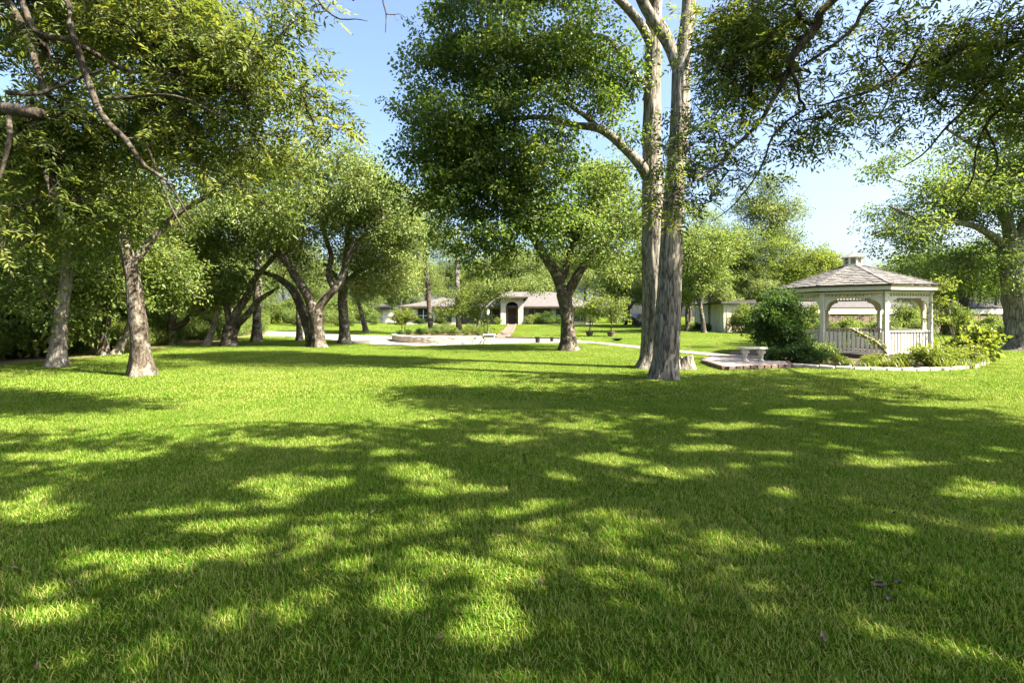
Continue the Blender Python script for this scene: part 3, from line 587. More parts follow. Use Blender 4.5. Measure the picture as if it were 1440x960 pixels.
A.grow([bl(90, 30, da + 1, 140, 95, .75), bl(250, 50, da + 1.1, 110, 90, .8), bl(320, 105, da + .9, 70, 80, .7), bl(250, 180, da + 1.0, 110, 62, .7), bl(60, 200, da + .9, 110, 70, .7), bl(335, 225, da + .9, 60, 45, .6, .8),
        bl(120, 290, da + .9, 110, 50, .6, .7), bl(385, 130, da + .9, 30, 40, .4, .8), bl(300, 285, da + .9, 60, 40, .6, .6), bl(20, 310, da + .4, 60, 50, .5, .7), (-7.0, 6.2, 7.4, 2.2, 1.6, 1.2, .7), bl(330, 60, da, 60, 50, .4, .5)],
       540, 15, spread=.27, clump=3, cr=.75, **pin)
A.grow([(-3.6, 4.5, 7.5, 1.9, 1.5, .7, 1)], 70, 36, (.13, .065), .32, r0=.009)  # out-of-view foliage added to shade the limbs below it
A.grow([bl(445, 125, 7.2, 36, 26, .4), bl(455, 175, 7.2, 26, 30, .4)], 16, 6, spread=.16, **pin)
A.build('pecan_tree', 'pecan reaching in overhead with long drooping limbs above the scarred trunk', 'tree', 'bark_dark', 'leaf_pecan')
# bare and thinly leaved twigs at the top belong to a dead-tipped limb of the next tree behind the camera
# the pecan overhead on the right, which shades the near lawn
B = Tree((11.8, 3.4, float(H(11.8, 3.4))), 9)
B.limb([(11.8, 3.4, 0, .5), (11.7, 3.4, 1.6, .42), (11.5, 3.5, 3.2, .37), (11.2, 3.6, 4.6, .34)], 24, .15, .04, .4, .06, .95)
db = 7.2
B.limb([(11.2, 3.6, 4.4, .22), (9.6, 4.6, 6.8, .17), (7.4, 5.8, 7.5, .14), (5.6, 6.7, 6.9, .11)] + tp([(1185, -12, db), (1152, 20, db), (1150, 35, db), (1112, 82, db), (1112, 100, db + .1)], db, [11, 11, 11, 11, 9]), 12, .12, .02)
B.limb(tp([(1112, 96), (1090, 135), (1068, 172), (1035, 205), (1010, 232, db - .2), (975, 255, db - .4), (945, 275, db - .6)], db + .1, [8, 6.5, 5.5, 5, 4, 3.2, 2]), 8, .1)
B.limb(tp([(1112, 100), (1122, 118), (1124, 140), (1132, 152), (1105, 172), (1085, 195), (1075, 225), (1062, 250), (1030, 290), (1000, 312)], db, [5, 5, 4, 3.4, 3, 3, 2.6, 2.2, 1.6, 1]), 6, .1)
B.limb(tp([(1112, 100), (1128, 98), (1140, 103), (1130, 112)], db, [6, 5, 3.5, 2]), 6, .1)
B.limb([(9.0, 5.0, 7.0, .1), (6.6, 6.4, 6.6, .06)] + tp([(1240, -10, db), (1200, 40, db), (1160, 72, db), (1130, 92, db)], db, [6, 5, 4.5, 4]), 8, .12)
B.limb([(11.2, 3.7, 4.5, .2), (10.2, 5.2, 5.4, .13)] + tp([(1500, 50, 8), (1440, 62, 8), (1385, 62, 8), (1330, 78, 8), (1280, 95, 7.8), (1230, 125, 7.6), (1190, 138, 7.5), (1150, 150, 7.4)], 8, [9, 8, 7, 6.5, 5.5, 4.5, 3.5, 2.5]), 8, .12)
B.limb(tp([(1440, 58, 8), (1405, 100, 8), (1360, 150, 7.9), (1330, 180, 7.9), (1300, 215, 7.8), (1270, 235, 7.7)], 8, [6, 5, 4, 3.2, 2.4, 1.6]), 6, .12)
B.limb(tp([(1480, 110, 8.2), (1440, 122, 8.2), (1405, 155, 8.1), (1385, 178, 8.1), (1372, 215, 8), (1368, 250, 8), (1345, 290, 7.9)], 8.2, [5, 4.5, 3.6, 3, 2.4, 2, 1.2]), 6, .12)
B.limb(tp([(1385, 178, 8.1), (1400, 210, 8.1), (1402, 235, 8.1), (1385, 262, 8)], 8.1, [3, 2.4, 2, 1.4]), 5, .12)
B.limb(tp([(1255, 118, 7.7), (1245, 150, 7.7), (1232, 168, 7.7), (1232, 195, 7.7)], 7.7, [2.6, 2.2, 1.8, 1]), 5, .12)
B.limb([(11.2, 3.6, 4.5, .24), (10.4, 2.6, 6.6, .19), (8.4, 1.6, 8.0, .14), (5.8, .8, 8.6, .1), (3.4, .6, 8.4, .06), (1.6, .8, 7.9, .03)], 10, .3)
B.limb([(11.2, 3.6, 4.5, .22), (11.6, 5.2, 6.6, .17), (11.4, 7.4, 8.0, .12), (10.6, 9.6, 8.6, .06)], 10, .3)
B.limb([(11.6, 5.2, 6.6, .14), (13.4, 8.0, 7.8, .1), (14.8, 11.0, 8.4, .07), (15.4, 13.0, 8.6, .03)], 8, .3)
B.limb([(11.2, 3.6, 4.5, .24), (12.4, 2.8, 7, .18), (13.8, 2.0, 9.2, .12), (14.4, 1.6, 10.6, .06)], 10, .3)
B.limb([(8.4, 1.6, 8.0, .09), (6.4, .2, 8.5, .07), (4.2, -.6, 8.5, .04), (2.6, -.8, 8.3, .03)], 8, .3)
B.limb([(8.4, 1.6, 8.0, .1), (6.4, 3.2, 8.6, .08), (4.2, 4.0, 8.6, .05), (2.4, 4.0, 8.2, .03)], 8, .3)
B.grow([bl(1045, 110, db + .7, 70, 80, .6), bl(1020, 210, db + .3, 50, 50, .5), bl(965, 262, db + .1, 42, 32, .4), bl(1090, 40, db + .6, 70, 60, .6), bl(1190, 90, db + .7, 50, 45, .5, .6), bl(1290, 60, 7.8, 110, 62, .8, .32), bl(1190, 150, 7.4, 62, 36, .5, .8),
        bl(1330, 110, 8, 80, 55, .7, .4), bl(1400, 60, 8.2, 80, 60, .9, .35), bl(1420, 150, 8.2, 50, 46, .6, .6), bl(1130, 185, 7.3, 36, 22, .4, .7), bl(1240, 170, 7.7, 30, 22, .35, .7), bl(1040, 20, db + .9, 55, 55, .7), bl(915, 285, db - .2, 50, 22, .35, 1.4), bl(960, 235, db - .1, 40, 34, .35, 1.2), bl(985, 170, db + .2, 30, 40, .35, .8)],
       310, 9, spread=.25, clump=3, cr=.75, **pin)
# gaps carved through its leaves along the sun direction, to lay set sunlit patches
LIT = [(40, 720, 70, 20), (60, 640, 60, 8), (170, 640, 60, 8), (400, 685, 85, 15), (290, 728, 95, 19), (190, 790, 90, 22), (50, 860, 85, 28), (560, 590, 60, 7), (540, 640, 40, 6), (640, 690, 62, 12), (590, 672, 66, 9), (750, 722, 50, 17), (720, 800, 66, 28),
       (690, 880, 85, 42), (560, 840, 36, 22), (845, 650, 62, 10), (935, 672, 60, 15), (1120, 582, 60, 6), (1175, 602, 46, 5), (1260, 592, 50, 5), (1290, 662, 66, 11), (1385, 690, 60, 12), (1405, 752, 44, 15), (1100, 690, 42, 10), (1010, 762, 40, 18), (1230, 742, 30, 11), (1330, 568, 60, 5),
       (1020, 602, 55, 6), (980, 632, 60, 6), (480, 795, 36, 14), (950, 875, 44, 22), (1140, 560, 60, 4), (700, 620, 60, 6), (810, 600, 50, 5), (420, 625, 70, 8), (1200, 650, 40, 7), (330, 870, 30, 14), (1080, 640, 40, 6), (880, 740, 26, 12), (1330, 810, 40, 16), (140, 920, 60, 20)]
def sun_gap(p):
    q = p - np.array(S) * (p[:, 2:3] / S.z); yy = np.maximum(q[:, 1], .3); u = HX + F * q[:, 0] / yy; v = HY + F * EYE / yy; ok = np.ones(len(p), bool)
    wob = .35 * np.sin(q[:, 0] * 9 + 3 * np.sin(q[:, 1] * 7)) * np.sin(q[:, 1] * 8.3 + 1)
    for a, b_, c, d_ in LIT: ok &= (((u - a) / (c * 1.08)) ** 2 + ((v - b_) / (d_ * 1.08)) ** 2) > 1 + wob
    al = q[:, 1] * .39 - q[:, 0] * .92; ac = q[:, 0] * .39 + q[:, 1] * .92
    ok &= np.sin(ac * 6.5 + 1.7 * np.sin(al * 2.0)) * np.sin(al * 2.4 + 1.3 * np.sin(ac * 3.1)) < .72
    ok &= ~((u < 480) & (v > 548) & (v < 600))
    return ok
B.grow([(9.6, 5.6, 8.2, 3.2, 2.6, 1.0, 1), (6.8, 6.4, 8.4, 1.9, 1.8, .8, 1), (6.4, 1.8, 8.6, 3.8, 2.4, .9, 1.1), (3.4, 1.4, 8.4, 1.7, 1.6, .7, 1.1), (12.5, 6.5, 8.4, 2.8, 3.0, 1.1, 1), (13.6, 1.6, 9.6, 3.0, 3.0, 1.1, .6), (10, 9.2, 8.6, 2.8, 1.5, .9, 1), (7.5, -1.2, 8.4, 3.5, 1.8, .8, .9), (10.2, 2.0, 8.6, 2.4, 2.4, 1.0, 1), (13.6, 9.0, 8.6, 2.4, 1.6, 1.0, .8), (3.4, -.8, 8.4, 2.3, 1.5, .7, 1), (1.7, 2.6, 8.3, 1.6, 1.4, .6, 1.1), (.9, .6, 8.2, 1.3, 1.2, .6, .8), (15.3, 13.2, 8.4, 1.8, 1.8, .9, 1.2), (10.6, -.4, 8.5, 2.4, 1.6, .8, 1.1)],
       1300, 62, (.18, .096), .35, r0=.010, twigs=.03, lkeep=sun_gap, clump=2)  # out-of-view foliage, placed and cut to shape the shade on lawn and trunks
B.build('pecan_tree', 'pecan reaching in overhead on the gazebo side with a crooked dark limb', 'tree', 'bark_dark', 'leaf_pecan')
# dead twigs hanging into the sky gap
Dt = Tree((-3.4, -3.2, float(H(-3.4, -3.2))), 10)
Dt.limb([(-3.4, -3.2, 0, .34), (-3.4, -3.1, 2, .28), (-3.2, -2.8, 4.5, .23), (-2.8, -2.0, 7, .17), (-2.4, .2, 8.4, .11), (-2.2, 3.0, 8.0, .06), (-1.9, 5.0, 6.9, .03)] + tp([(488, -30, 6.2), (497, 0, 6.2), (545 - 85, 15, 6.2)][:2], 6.2, [4, 3.4]), 14, .2, .02, .4)
Dt.limb(tp([(434, -20), (447, 0), (459, 15), (478, 27), (500, 27), (517, 30)], 6.2, [3, 3, 2.6, 2.2, 1.6, .8]), 5, .1)
Dt.limb(tp([(459, 16), (445, 18), (441, 23)], 6.2, [1.6, 1.2, .7]), 4, .1)
Dt.limb(tp([(459, 15), (466, 4), (478, -2), (486, -14)], 6.2, [1.8, 1.6, 1.4, 1.4]), 4, .1)
Dt.limb(tp([(478, 27), (470, 26), (471, 34)], 6.2, [1.4, 1, .6]), 4, .1)
Dt.limb(tp([(538, -20), (539, 5), (543, 20), (542, 46)], 6.2, [2.6, 2.4, 1.8, .8]), 5, .1)
Dt.limb(tp([(542, 20), (553, 21), (561, 20), (570, 25)], 6.2, [1.6, 1.4, 1, .6]), 4, .1)
Dt.limb(tp([(555, 21), (557, 27), (560, 29)], 6.2, [1, .8, .5]), 4, .1)
Dt.limb(tp([(385, 60), (405, 38), (418, 28), (430, 18)], 6.4, [2.4, 2, 1.4, .8]), 5, .1)
Dt.limb(tp([(405, 38), (390, 28), (377, 14)], 6.4, [1.4, 1, .7]), 4, .1)
Dt.limb(tp([(407, 36), (412, 12), (416, -10)], 6.4, [1.4, 1.2, 1.2]), 4, .1)
Dt.grow([bl(415, 12, 6.4, 30, 14, .3), bl(420, 52, 6.4, 16, 10, .2), bl(440, 20, 6.3, 12, 10, .2)], 14, 3, spread=.1, **pin)
Dt.grow([(-1.2, -3.4, 8.6, 2.6, 1.6, 1.2, 1), (-5, -4.2, 8.2, 2.4, 1.8, 1.4, 1)], 120, 40, (.13, .06), .42, r0=.010)
Dt.build('pecan_tree', 'tree with bare dead twigs hanging into the blue gap of sky', 'tree', 'bark_dark', 'leaf_pecan')
# ------------------------------------------------------------------ the wood, and the trees beyond the drive, house and gazebo
def proto(seed, h, rr, lean, n, leaves, bark, leaf, size=(.17, .08)):
    t = Tree((0, 0, 0), seed); r = t.r
    t.limb([(0, 0, 0, .024 * h), (lean * .12, .05, h * .16, .019 * h), (lean * .3, -.1, h * .32, .016 * h), (lean * .55, .1, h * .5, .012 * h), (lean * .8, 0, h * .72, .007 * h), (lean, .1, h * .9, .003 * h)], 14, .35, .03, .4, .06, .4)
    for k in range(5):
        a = k * 2.2 + r.random(); z = h * (.28 + .09 * k); q = rr * (.85 - .08 * k); c = lean * z / h
        t.limb([(c, 0, z, .010 * h), (c + q * .4 * math.cos(a), q * .4 * math.sin(a), z + h * .09, .007 * h), (c + q * .9 * math.cos(a), q * .9 * math.sin(a), z + h * .17, .003 * h)], 8, .4)
    bls = [(lean * .8, 0, h * .70, rr * .8, rr * .8, h * .24, 1)]
    for k in range(8):
        a = k * .8 + r.random() * .6; q = rr * r.uniform(.45, .75); z = h * r.uniform(.42, .80); bls.append((lean * z / h + q * math.cos(a), q * math.sin(a), z, rr * r.uniform(.3, .5), rr * r.uniform(.3, .5), h * r.uniform(.08, .14), 1.2))
    t.grow(bls, n, leaves, size, .034 * h + .22, r0=.016, twigs=.04, seg=.9)
    return t.build('background_tree', 'x', 'tree', bark, leaf)
PR = [proto(41, 10, 3.6, .8, 280, 62, 'bark_brown', 'leaf_wood'), proto(42, 12, 3.4, -.9, 320, 80, 'bark_brown', 'leaf_oak'), proto(43, 8.5, 3.4, 1.4, 280, 80, 'bark_mottled', 'leaf_oak'), proto(44, 11, 3.2, -.3, 280, 80, 'bark_brown', 'leaf_elm'), proto(45, 9, 3.6, .4, 280, 75, 'bark_mottled', 'leaf_yellow')]
used = set()
def put(k, x, y, label, group, s=1.0, rz=None, sz=1.0, protos=PR, dz=0.0):
    if '%s' in label: label = label % (KIND[k] if protos is PR else SKIND[k]); group = group + ', ' + (KIND[k] if protos is PR else SKIND[k])
    o = protos[k] if (id(protos), k) not in used else copy_tree(protos[k]); used.add((id(protos), k))
    o.location = (x, y, float(H(x, y)) + dz); o.rotation_euler = (0, 0, random.uniform(0, 6.28) if rz is None else rz); o.scale = (s, s, s * sz); tag(o, label, o['category'], group); return o
KIND = ['green-leaved', 'tall olive-leaved', 'low lichen-stemmed', 'dark green slender', 'yellowish']
W_L = '%s tree inside the dense wood along the lawn edge'; W_G = 'trees of the wood along the lawn edge'
rw = random.Random(3)
for y in (9, 12.5, 16.5, 20, 24, 28, 32, 37, 43, 50, 58, 68):
    for j in range(1 if y < 22 else 2 if y < 40 else 4):
        x = float(wood_edge(min(y, 60))) - 3.0 - j * 5.0 - rw.uniform(0, 2.4)
        put(rw.choice([0, 0, 1, 3, 2]), x, y + rw.uniform(-1.4, 1.4), W_L, W_G, rw.uniform(.75, 1.05))
for x, y, s_ in [(-27, 25, .9), (-35, 33, 1), (-44, 41, 1.1), (-31, 30, .8), (-52, 50, 1.1), (-40, 45, 1.0), (-62, 60, 1.2), (-66, 52, 1.2), (-72, 74, 1.2), (-56, 40, 1.1)]: put(rw.choice([0, 3, 1]), x, y, W_L, W_G, s_)
H_L = '%s tree rising behind the house roof or beyond the drive'; H_G = 'trees behind the house and drive'
for x, y, k, s in [(-44, 66, 2, 1), (-38, 74, 4, 1.05), (-33, 88, 1, 1.1), (-29, 98, 0, 1.15), (-24, 92, 4, .95), (-20, 96, 2, 1.1), (-15, 90, 1, 1.05), (-10, 97, 3, 1.3), (-6, 89, 2, 1.45), (-1, 93, 1, 1.25), (4, 90, 2, 1.5), (8.5, 94, 1, 1.3), (13, 90, 1, 1.3), (17, 84, 2, 1.45), (1.5, 98, 3, 1.5), (21, 92, 0, 1.15), (-52, 84, 3, 1.2), (-58, 68, 0, 1.1), (26, 86, 1, 1.05), (32, 92, 3, 1.1)]:
    put(k, x, y, H_L, H_G, s)
FAR_L = '%s tree in the far row beyond every building'; FAR_G = 'far row of trees'
for i, x in enumerate(np.arange(-120, 125, 6.5)):
    put([0, 1, 3, 2, 4][i % 5], float(x) + rw.uniform(-2, 2), 112 + rw.uniform(-6, 10), FAR_L, FAR_G, rw.uniform(1.0, 1.35))
for i, (x, y) in enumerate([(-40, 58), (-34, 63), (-28, 70), (-46, 76), (-22, 78), (-31, 80), (-60, 90), (-18, 82)]):
    put([4, 2, 0, 1][i % 4], x, y, H_L, H_G, rw.uniform(.75, 1.0))
R_L = '%s tree behind the pale shed and gazebo, closing off the garden'; R_G = 'trees closing off the garden behind the gazebo'
for x, y, k, s in [(15.5, 56, 2, .95), (19.5, 60, 2, 1.1), (22.5, 56, 1, .95), (26, 52, 2, .8), (29, 64, 0, .95), (36, 66, 3, .9), (43, 70, 1, .9), (50, 66, 0, .95), (58, 60, 3, 1.1), (34, 78, 4, 1.0), (60, 46, 1, 1.1), (50, 48, 0, .9), (44, 38, 3, .85), (41, 29, 0, .95)]:
    put(k, x, y, R_L, R_G, s)
E_L = '%s tree along the open side of the lawn past the huge leaning trunk'; E_G = 'trees past the huge leaning trunk'
for i, (x, y) in enumerate([(48, 20), (54, 27), (47, 10), (58, 14), (62, 36), (66, 24), (70, 50), (60, 4), (72, 8), (78, 30), (84, 56), (90, 16), (92, 40), (76, 70), (96, 80), (54, -8), (70, -10), (34, -6), (42, -14)]):
    put([0, 3, 1, 4, 2][i % 5], x, y, E_L, E_G, rw.uniform(1.0, 1.3))
# trees one can single out beyond the path
simple_tree('oak_tree', 'crooked oak leaning over beside the dark car', 901, 459, [(893, 452), (884, 446), (880, 435), (884, 420), (889, 405)], [7, 8, 7, 6, 5, 3], [(890, 400, 36, 24, 4), (860, 400, 30, 22, 3.5), (925, 405, 30, 24, 3.5), (880, 375, 44, 24, 4), (930, 370, 40, 30, 4)], 260, 65, 'bark_brown', 'leaf_oak', 51, size=(.22, .1), spread=.8,
            extra=[([(882, 436), (892, 425), (905, 415), (915, 400)], [5, 4, 4, 2]), ([(884, 424), (872, 415), (855, 408)], [4, 3, 2])])
simple_tree('elm_tree', 'slim dark double stem before the pale shed', 990, 468.5, [(988, 450), (985, 430), (982, 405), (985, 380)], [7, 6, 5, 5, 3], [(985, 380, 40, 34, 3), (960, 350, 36, 30, 3), (1010, 345, 36, 30, 3), (985, 400, 30, 16, 2)], 200, 60, 'bark_brown', 'leaf_wood', 52, size=(.18, .085), spread=.65, extra=[([(986, 434), (978, 415), (968, 395)], [4, 4, 2])])
simple_tree('elm_tree', 'slim pale stem close to the left corner of the pale shed', 1000, 465.5, [(999, 450), (998, 432), (1000, 405)], [6, 5, 5, 3], [(1003, 395, 26, 18, 2.2), (1010, 420, 20, 16, 1.6)], 90, 55, 'bark_pale', 'leaf_oak', 53, size=(.18, .085), spread=.6)
simple_tree('elm_tree', 'short thin stem between the tall grey trunk and the slim double stem', 966, 466, [(966, 452), (966, 438), (968, 420)], [7, 5, 5, 3], [(965, 415, 24, 18, 2), (975, 395, 26, 18, 2)], 90, 55, 'bark_brown', 'leaf_wood', 54, size=(.18, .085), spread=.6)
simple_tree('elm_tree', 'dark stem leaning left behind the round dark shrub', 1046, 462, [(1038, 445), (1028, 425), (1014, 395), (1002, 372), (995, 350)], [9, 8, 7, 6, 5, 3], [(1010, 340, 62, 34, 3.2), (1060, 350, 52, 36, 3), (1050, 390, 46, 28, 2.6), (1000, 385, 34, 24, 2.4, .6), (1095, 375, 40, 30, 2.6), (980, 310, 40, 28, 2.4)], 330, 70, 'bark_brown', 'leaf_wood', 55, size=(.16, .075), spread=.6,
            extra=[([(1034, 436), (1050, 410), (1075, 390), (1095, 375)], [5, 5, 4, 2])])
simple_tree('tall_elm', 'tall tree with a rounded top showing above the others left of the gazebo', 1098, 461, [(1092, 430), (1088, 390), (1085, 340), (1083, 290)], [10, 8, 7, 6, 3], [(1082, 270, 34, 30, 3), (1062, 300, 32, 30, 3), (1100, 305, 26, 30, 3), (1085, 340, 44, 34, 3), (1045, 285, 22, 18, 2)], 220, 65, 'bark_brown', 'leaf_oak', 56, size=(.2, .09), spread=.7)
simple_tree('elm_tree', 'light green tree rising just behind the gazebo cupola', 1160, 463, [(1158, 440), (1150, 410), (1148, 380), (1150, 350)], [9, 8, 7, 6, 3], [(1150, 365, 46, 22, 3), (1120, 380, 36, 26, 2.6), (1180, 378, 34, 22, 2.6), (1160, 400, 36, 20, 2.4, .6)], 190, 65, 'bark_brown', 'leaf_lime', 57, size=(.17, .08), spread=.6)
simple_tree('planter_tree', 'dark slim trunk rising from the walled planter, nearer the topiary', 606, 470.5, [(605, 450), (603, 420), (601, 395), (598, 370), (596, 330)], [8.5, 7.5, 7, 6.5, 6, 3], [(590, 340, 46, 32, 2.2), (615, 320, 40, 32, 2.2), (560, 345, 26, 24, 1.6), (595, 290, 44, 30, 2.2)], 190, 65, 'bark_brown', 'leaf_wood', 58, size=(.14, .065))
simple_tree('planter_tree', 'brown trunk in the walled planter with yellow-green leaves around it', 646, 470.5, [(645, 450), (644, 425), (643, 395), (643, 360), (646, 320)], [10, 8, 7.5, 7, 6, 3], [(655, 425, 36, 26, 1.5), (640, 405, 34, 18, 1.4), (668, 410, 28, 22, 1.3), (650, 350, 44, 30, 2), (630, 440, 20, 16, 1)], 130, 60, 'bark_mottled', 'leaf_lime', 59, size=(.13, .065), spread=.45)
simple_tree('planter_oak', 'thin arching stem bending right beside the lamp post by the walk', 668, 471, [(672, 458), (676, 445), (682, 430), (694, 420), (708, 412)], [4, 3.5, 3, 3, 2.5, 1.5], [(700, 408, 26, 14, 1.6), (730, 400, 26, 12, 1.6), (760, 402, 24, 12, 1.6), (680, 455, 16, 14, 1)], 65, 55, 'bark_mottled', 'leaf_oak', 60, size=(.14, .065), spread=.45)
for (px, py, lb, sd) in ((829, 473, 'young tree with yellow leaves in the clay pot nearer the oak', 61), (859, 473.5, 'young tree with yellow leaves in the clay pot nearer the tall grey trunks', 62)):
    g = G(px, py); t = Tree((g[0], g[1], g[2] + .27), sd); d = g[1]; z0 = g[2] + .25
    t.limb([(g[0], d, z0, .05), (g[0] + .05, d, z0 + .9, .04), (g[0] - .05, d, z0 + 1.8, .03), (g[0], d, z0 + 2.6, .015)], 8, .3)
    t.grow([(g[0], d, z0 + 2.2, 1.0, .9, .8, 1), (g[0] + .5, d, z0 + 1.3, .6, .6, .5, .8), (g[0] - .4, d, z0 + 1.6, .6, .6, .6, .8)], 42, 40, (.16, .08), .28, r0=.01)
    t.build('potted_tree', lb, 'tree', 'bark_brown', 'leaf_lime')
    p = thing('plant_pot', (g[0], d, g[2]), 'clay pot holding the young tree ' + ('nearer the oak' if sd == 61 else 'nearer the tall grey trunks'), 'pot', 'clay pots beyond the path')
    MB().lathe([(.17, 0), (.25, .2), (.29, .34), (.32, .34), (.32, .40), (.27, .40), (.25, .31)], 16).build('body', M['brick'], p, smooth_shade=False)
    MB().lathe([(.24, .29), (.25, .33)], 16).build('soil_fill', M['soil'], p)
# ------------------------------------------------------------------ buildings
M['stucco'] = mat_solid('stucco', (.36, .335, .30), (.43, .405, .365), 3, .9, .2)
M['stucco_tan'] = mat_solid('stucco_tan', (.31, .283, .25), (.38, .35, .31), 3, .9, .2)
M['roof_grey'] = mat_solid('roof_grey', (.060, .056, .057), (.098, .091, .091), 2.2, .92, .4, stretch=(1, 1, 5))
M['roof_dark'] = mat_solid('roof_dark', (.045, .044, .047), (.075, .073, .078), 2.2, .92, .4, stretch=(1, 1, 5))
M['trim_dark'] = mat_solid('trim_dark', (.045, .032, .026), (.075, .055, .045), 4, .6)
M['trim_white'] = mat_solid('trim_white', (.70, .68, .63), (.78, .76, .71), 5, .6, .1)
M['glass'] = mat_solid('glass', (.02, .025, .028), (.03, .035, .04), 2, .06, spec=.6)
M['wood_door'] = mat_solid('wood_door', (.05, .028, .018), (.09, .05, .03), 8, .5, stretch=(1, 1, .2))
M['shed_board'] = mat_solid('shed_board', (.46, .44, .32), (.56, .53, .40), 2.5, .85, .2, stretch=(1, 1, .3))
M['metal_black'] = mat_solid('metal_black', (.012, .012, .013), (.02, .02, .02), 8, .45, spec=.5)
M['fence_wood'] = mat_solid('fence_wood', (.17, .13, .10), (.28, .22, .17), 5, .9, .3, stretch=(1, 1, .2))
def hip_roof(parent, x0, x1, y0, y1, ze, zr, name='roof', mat='roof_grey', th=.16):
    """hip roof whose eaves stand at ze and ridge at zr"""
    w, dp = x1 - x0, y1 - y0
    if w > dp: a, b = (x0 + dp / 2, (y0 + y1) / 2), (x1 - dp / 2, (y0 + y1) / 2)
    else: a, b = ((x0 + x1) / 2, y0 + w / 2), ((x0 + x1) / 2, y1 - w / 2)
    m = MB(); V = [(x0, y0, ze), (x1, y0, ze), (x1, y1, ze), (x0, y1, ze), (*a, zr), (*b, zr)] + [(x0, y0, ze - th), (x1, y0, ze - th), (x1, y1, ze - th), (x0, y1, ze - th)]
    if w > dp: f = [(0, 1, 5, 4), (1, 2, 5), (2, 3, 4, 5), (3, 0, 4)]
    else: f = [(0, 1, 4), (1, 2, 5, 4), (2, 3, 5), (3, 0, 4, 5)]
    m.add(V, f + [(9, 8, 7, 6), (6, 7, 1, 0), (7, 8, 2, 1), (8, 9, 3, 2), (9, 6, 0, 3)])
    o = m.build(name, M[mat], parent)
    e = MB().box(x0 + .03, x1 - .03, y0 - .03, y0 - .004, ze - th - .05, ze - .02).build('fascia', M['trim_dark'], o); return o
def window(parent, x0, x1, z0, z1, y, mull=1, dark=True):
    """framed window standing proud of a wall that faces -y at y"""
    t = .09; w = thing_part('window', parent)
    m = MB(); m.box(x0 - t, x0, y - .06, y + .02, z0 - t, z1 + t); m.box(x1, x1 + t, y - .06, y + .02, z0 - t, z1 + t); m.box(x0, x1, y - .06, y + .02, z1, z1 + t); m.box(x0, x1, y - .08, y + .02, z0 - t, z0)
    w = m.build('window', M['trim_dark' if dark else 'trim_white'], parent)
    MB().box(x0 + .002, x1 - .002, y - .02, y - .006, z0 + .002, z1 - .002).build('pane', M['glass'], w)
    for k in range(mull):
        xm = x0 + (x1 - x0) * (k + 1) / (mull + 1); MB().box(xm - .03, xm + .03, y - .045, y - .022, z0 + .003, z1 - .003).build('mullion', M['trim_white'], w)
    MB().box(x0 + .004, x1 - .004, y - .043, y - .023, (z0 + z1) / 2 - .025, (z0 + z1) / 2 + .025).build('transom', M['trim_white'], w)
def thing_part(n, p): return None
hz = .42
hs = thing('ranch_house', (0, 72, hz), 'low pale ranch house with grey hip roofs and an arched entrance porch', 'house')
MB().box(-4.6, 5.4, 0, 9, -.3, 2.32).build('wall', M['stucco_tan'], hs)
MB().box(5.45, 11.4, -1.0, 9, -.3, 2.32).build('wall', M['stucco'], hs)
MB().box(-14.2, -7.2, -3.0, 6, -.3, 2.32).build('wall', M['stucco'], hs)
MB().box(-7.15, -4.65, 1.5, 8, -.3, 2.32).build('wall', M['stucco_tan'], hs)
hip_roof(hs, -5.2, 12.2, -1.8, 9.8, 2.5, 4.75)
hip_roof(hs, -15.0, -4.2, -3.7, 7, 2.48, 3.85)
pm = MB()   # porch front with its arch
arc = [(.85 * math.cos(a), 2.35 + .75 * math.sin(a)) for a in np.linspace(0, math.pi, 13)]
outl = [(-1.55, -.3), (-.85, -.3)] + arc[::-1] + [(.85, -.3), (1.55, -.3), (1.55, 3.6), (-1.55, 3.6)]
# two sides and the arched head as convex pieces
pm.box(-1.55, -.85, -2.2, -1.7, -.3, 3.6); pm.box(.85, 1.55, -2.2, -1.7, -.3, 3.6)
for (a, b), (c, d_) in zip(arc[:-1], arc[1:]):
    pm.add([(c, -2.2, d_), (a, -2.2, b), (a, -2.2, 3.6), (c, -2.2, 3.6), (c, -1.7, d_), (a, -1.7, b), (a, -1.7, 3.6), (c, -1.7, 3.6)], [(0, 1, 2, 3), (7, 6, 5, 4), (0, 4, 5, 1), (3, 2, 6, 7)])
pm.build('porch_front', M['stucco_tan'], hs)
MB().box(-1.5, -1.1, -1.69, -.01, -.3, 3.6).build('porch_side', M['stucco'], hs); MB().box(1.1, 1.5, -1.69, -.01, -.3, 3.6).build('porch_side', M['stucco'], hs)
hip_roof(hs, -2.2, 2.2, -2.9, 3.5, 3.78, 4.72, 'porch_roof')
MB().box(-1.9, 1.9, -3.2, -2.21, -.3, .02).build('porch_step', M['limestone'], hs)
dr = MB().box(-.55, .62, -.07, -.004, 0, 2.15).build('door', M['wood_door'], hs)
for x in (-.3, .36): MB().box(x - .16, x + .16, -.085, -.072, .25, 1.9).build('panel', M['wood_door'], dr)
MB().box(.48, .53, -.13, -.072, .95, 1.15).build('handle', M['trim_white'], dr)
MB().box(-.55, .62, -.05, -.004, 2.25, 2.31).build('lintel', M['trim_dark'], hs)
window(hs, -3.75, -1.9, .55, 2.0, 0, 1); window(hs, 2.5, 3.9, .55, 2.0, 0, 1); window(hs, 4.2, 5.1, .55, 2.0, 0, 0)
window(hs, 8.7, 10.2, .55, 2.05, -1.0, 1); window(hs, 6.2, 7.2, .55, 2.05, -1.0, 0); window(hs, -12.6, -11.3, .35, 2.05, -3.0, 1); window(hs, -9.6, -8.2, .35, 2.05, -3.0, 1)
MB().box(-14.5, -14.21, -3.2, -2.9, -.3, 2.3).build('corner_post', M['trim_dark'], hs)
